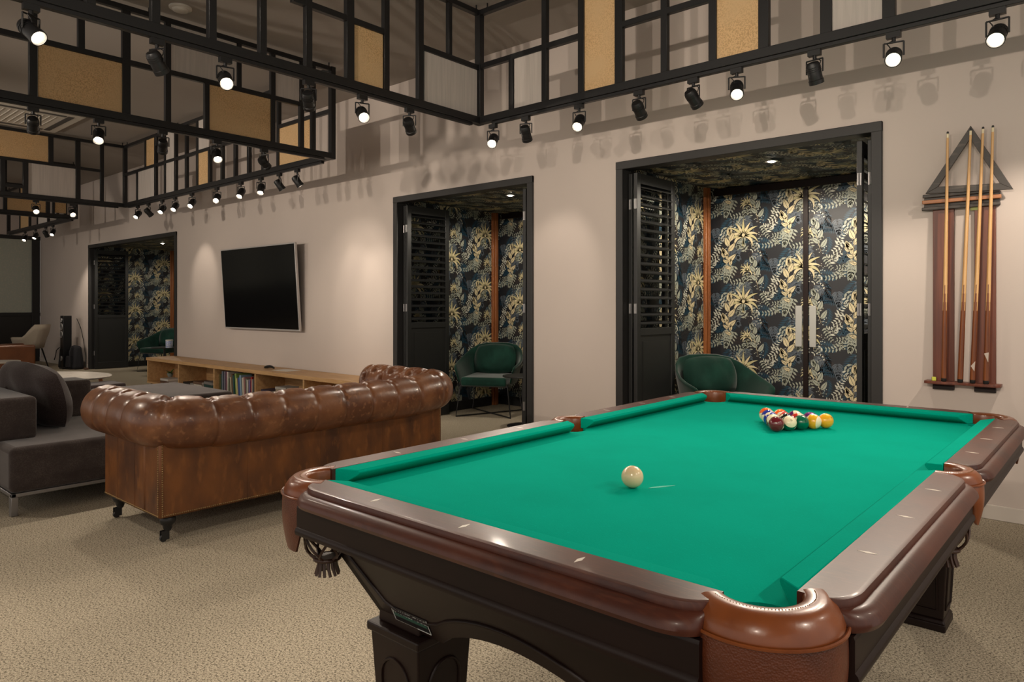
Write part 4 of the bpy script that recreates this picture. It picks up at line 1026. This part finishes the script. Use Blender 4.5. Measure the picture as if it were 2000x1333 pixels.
# ------------------------------------------------------------ green velvet armchairs
def green_chair(label, x, y, rz):
    t = thing('green_armchair', label, 'armchair', (x, y, 0), rz, 'green velvet alcove armchairs')
    # shell: path from left front over the back to right front
    bot = [(-.285,-.30,.36),(-.28,-.05,.35),(-.265,.18,.34),(-.21,.30,.34),(0,.32,.34),(.21,.30,.34),(.265,.18,.34),(.28,-.05,.35),(.285,-.30,.36)]
    top = [(-.335,-.33,.565),(-.375,-.10,.60),(-.355,.12,.66),(-.27,.36,.80),(0,.385,.805),(.27,.36,.80),(.355,.12,.66),(.375,-.10,.60),(.335,-.33,.565)]
    rows = []
    for b, tp in zip(bot, top):
        rows.append([tuple(b[k]+(tp[k]-b[k])*q+(.012*math.sin(PI*q)*(1 if k == 1 and b[1] > .2 else 0)) for k in range(3)) for q in (0, .25, .5, .75, 1)])
    o = obj('shell', M().sheet(rows), VELV, t, smooth=180)
    k = o.modifiers.new('s', 'SOLIDIFY'); k.thickness = .035; k.offset = 0
    k = o.modifiers.new('u', 'SUBSURF'); k.levels = 1; k.render_levels = 1
    obj('seat_cushion', M().box(-.26, .26, -.34, .27, .345, .445), VELV, t, bevel=.03, seg=3)
    obj('back_cushion', pillow(.50, .36, .15, 12), VELV, t, smooth=180, loc=(0, .20, .615), rot=(math.radians(-17), 0, 0))
    f = M()
    for s in (-1, 1):
        f.tube([(s*.27, -.30, .345), (s*.31, -.33, .012), (s*-.30, .30, .012), (s*-.25, .27, .345)], .008, 8)
    f.tube([(-.27, -.30, .345), (.27, -.30, .345)], .008, 8).tube([(-.25, .27, .345), (.25, .27, .345)], .008, 8)
    obj('wire_base', f, BLACK, t, smooth=60)
    return t
green_chair('dark green velvet armchair in the middle alcove facing the room', -5.47, 5.90, math.radians(28))
green_chair('dark green velvet armchair in the right alcove, mostly hidden by the pool table', -2.62, 5.72, math.radians(50))
green_chair('dark green velvet armchair in the far alcove near the tower speaker', -13.75, 5.72, math.radians(30))
def round_table(label, x, y, h=.52):
    t = thing('pedestal_table', label, 'side table', (x, y, 0), 0, 'black pedestal side tables')
    obj('table_top', M().lathe([(.001,h-.014),(.21,h-.014),(.215,h-.007),(.21,h),(.001,h)], 40), BLACK, t, smooth=40)
    obj('stem', M().lathe([(.016,.012),(.016,h-.014)], 16), BLACK, t, smooth=40)
    obj('base', M().lathe([(.17,0),(.17,.008),(.03,.016),(.001,.016)], 36), BLACK, t, smooth=40)
    return t
round_table('round black pedestal table beside the green armchair in the middle alcove', -4.66, 5.52)
round_table('round black pedestal table in front of the green armchair in the far alcove', -12.72, 5.30, .50)
t = thing('tin', 'small blue and white tin on the far alcove side table', 'tin', (-12.52, 5.30, .501))
obj('tin_body', M().lathe([(.055,0),(.058,.004),(.058,.125),(.054,.13)], 24), CANB, t, smooth=40)
obj('tin_lid', M().lathe([(.060,.122),(.060,.138),(.001,.140)], 24), PAPER, t, smooth=40)

# ------------------------------------------------------------ tower speaker and backpack
sp = thing('tower_speaker', 'tall black floor-standing loudspeaker by the wall at the far left', 'speaker', (-15.62, 4.64, 0))
obj('cabinet', M().box(-.085, .085, -.075, .075, .03, 1.035), SPKR, sp, bevel=.006)
obj('plinth', M().box(-.10, .10, -.09, .09, 0, .03), SPKR, sp, bevel=.006)
for z, r in ((.965-.02, .035), (.82, .062), (.67, .062), (.20, .040)):
    d = obj('driver', M().lathe([(r,.004),(r*.93,.010),(r*.80,.006),(r*.35,-.010),(r*.25,-.002),(.001,.002)], 28, (0, -.075, z), 'y'), SPKC, sp, smooth=50)
    obj('chrome_ring', M().tube([(r*math.cos(2*PI*i/28), -.081, z+r*math.sin(2*PI*i/28)) for i in range(28)], .0055, 6, True), SILV, d, smooth=60)
bg = thing('backpack', 'black backpack leaning behind the tower speaker', 'backpack', (-15.35, 4.73, 0))
o = obj('bag_body', M().frus(.17, .11, 0, .13, .07, .46), BAG, bg, bevel=.06, seg=4)
obj('front_pocket', M().frus(.12, .04, .04, .10, .03, .26, 0, -.12), BAG, bg, bevel=.03, seg=3)
obj('strap', M().tube([(.06, -.09, .45), (.13, -.15, .34), (.15, -.14, .16), (.10, -.12, .05)], .012, 8), BAG, bg, smooth=60)
bo = thing('jacket_bundle', 'dark bag with dangling strap on the left side of the tower speaker', 'bag', (-15.95, 4.70, 0))
obj('bundle', M().frus(.07, .09, 0, .06, .06, .38), BAG, bo, bevel=.03, seg=3)
obj('strap', M().tube([(-.05, -.06, .40), (-.10, -.10, .34), (-.08, -.12, .24), (-.16, -.12, .15)], .009, 6), BAG, bo, smooth=60)
tag(obj('cable', M().tube([(-15.60, 4.82, .98), (-15.50, 4.86, .80), (-15.38, 4.87, .55), (-15.28, 4.87, .30), (-15.22, 4.86, .10), (-15.12, 4.83, .04)], .006, 6), BLACK, smooth=60), 'thin black cable hanging down the wall from the tower speaker', 'cable')
tag(obj('power_block', M().box(-.05, .05, -.03, .03, 0, .035), mat('block_brown', (.10, .05, .03), .5), bevel=.006, loc=(-15.07, 4.82, 0)), 'small dark power block on the floor below the hanging cable', 'power block')
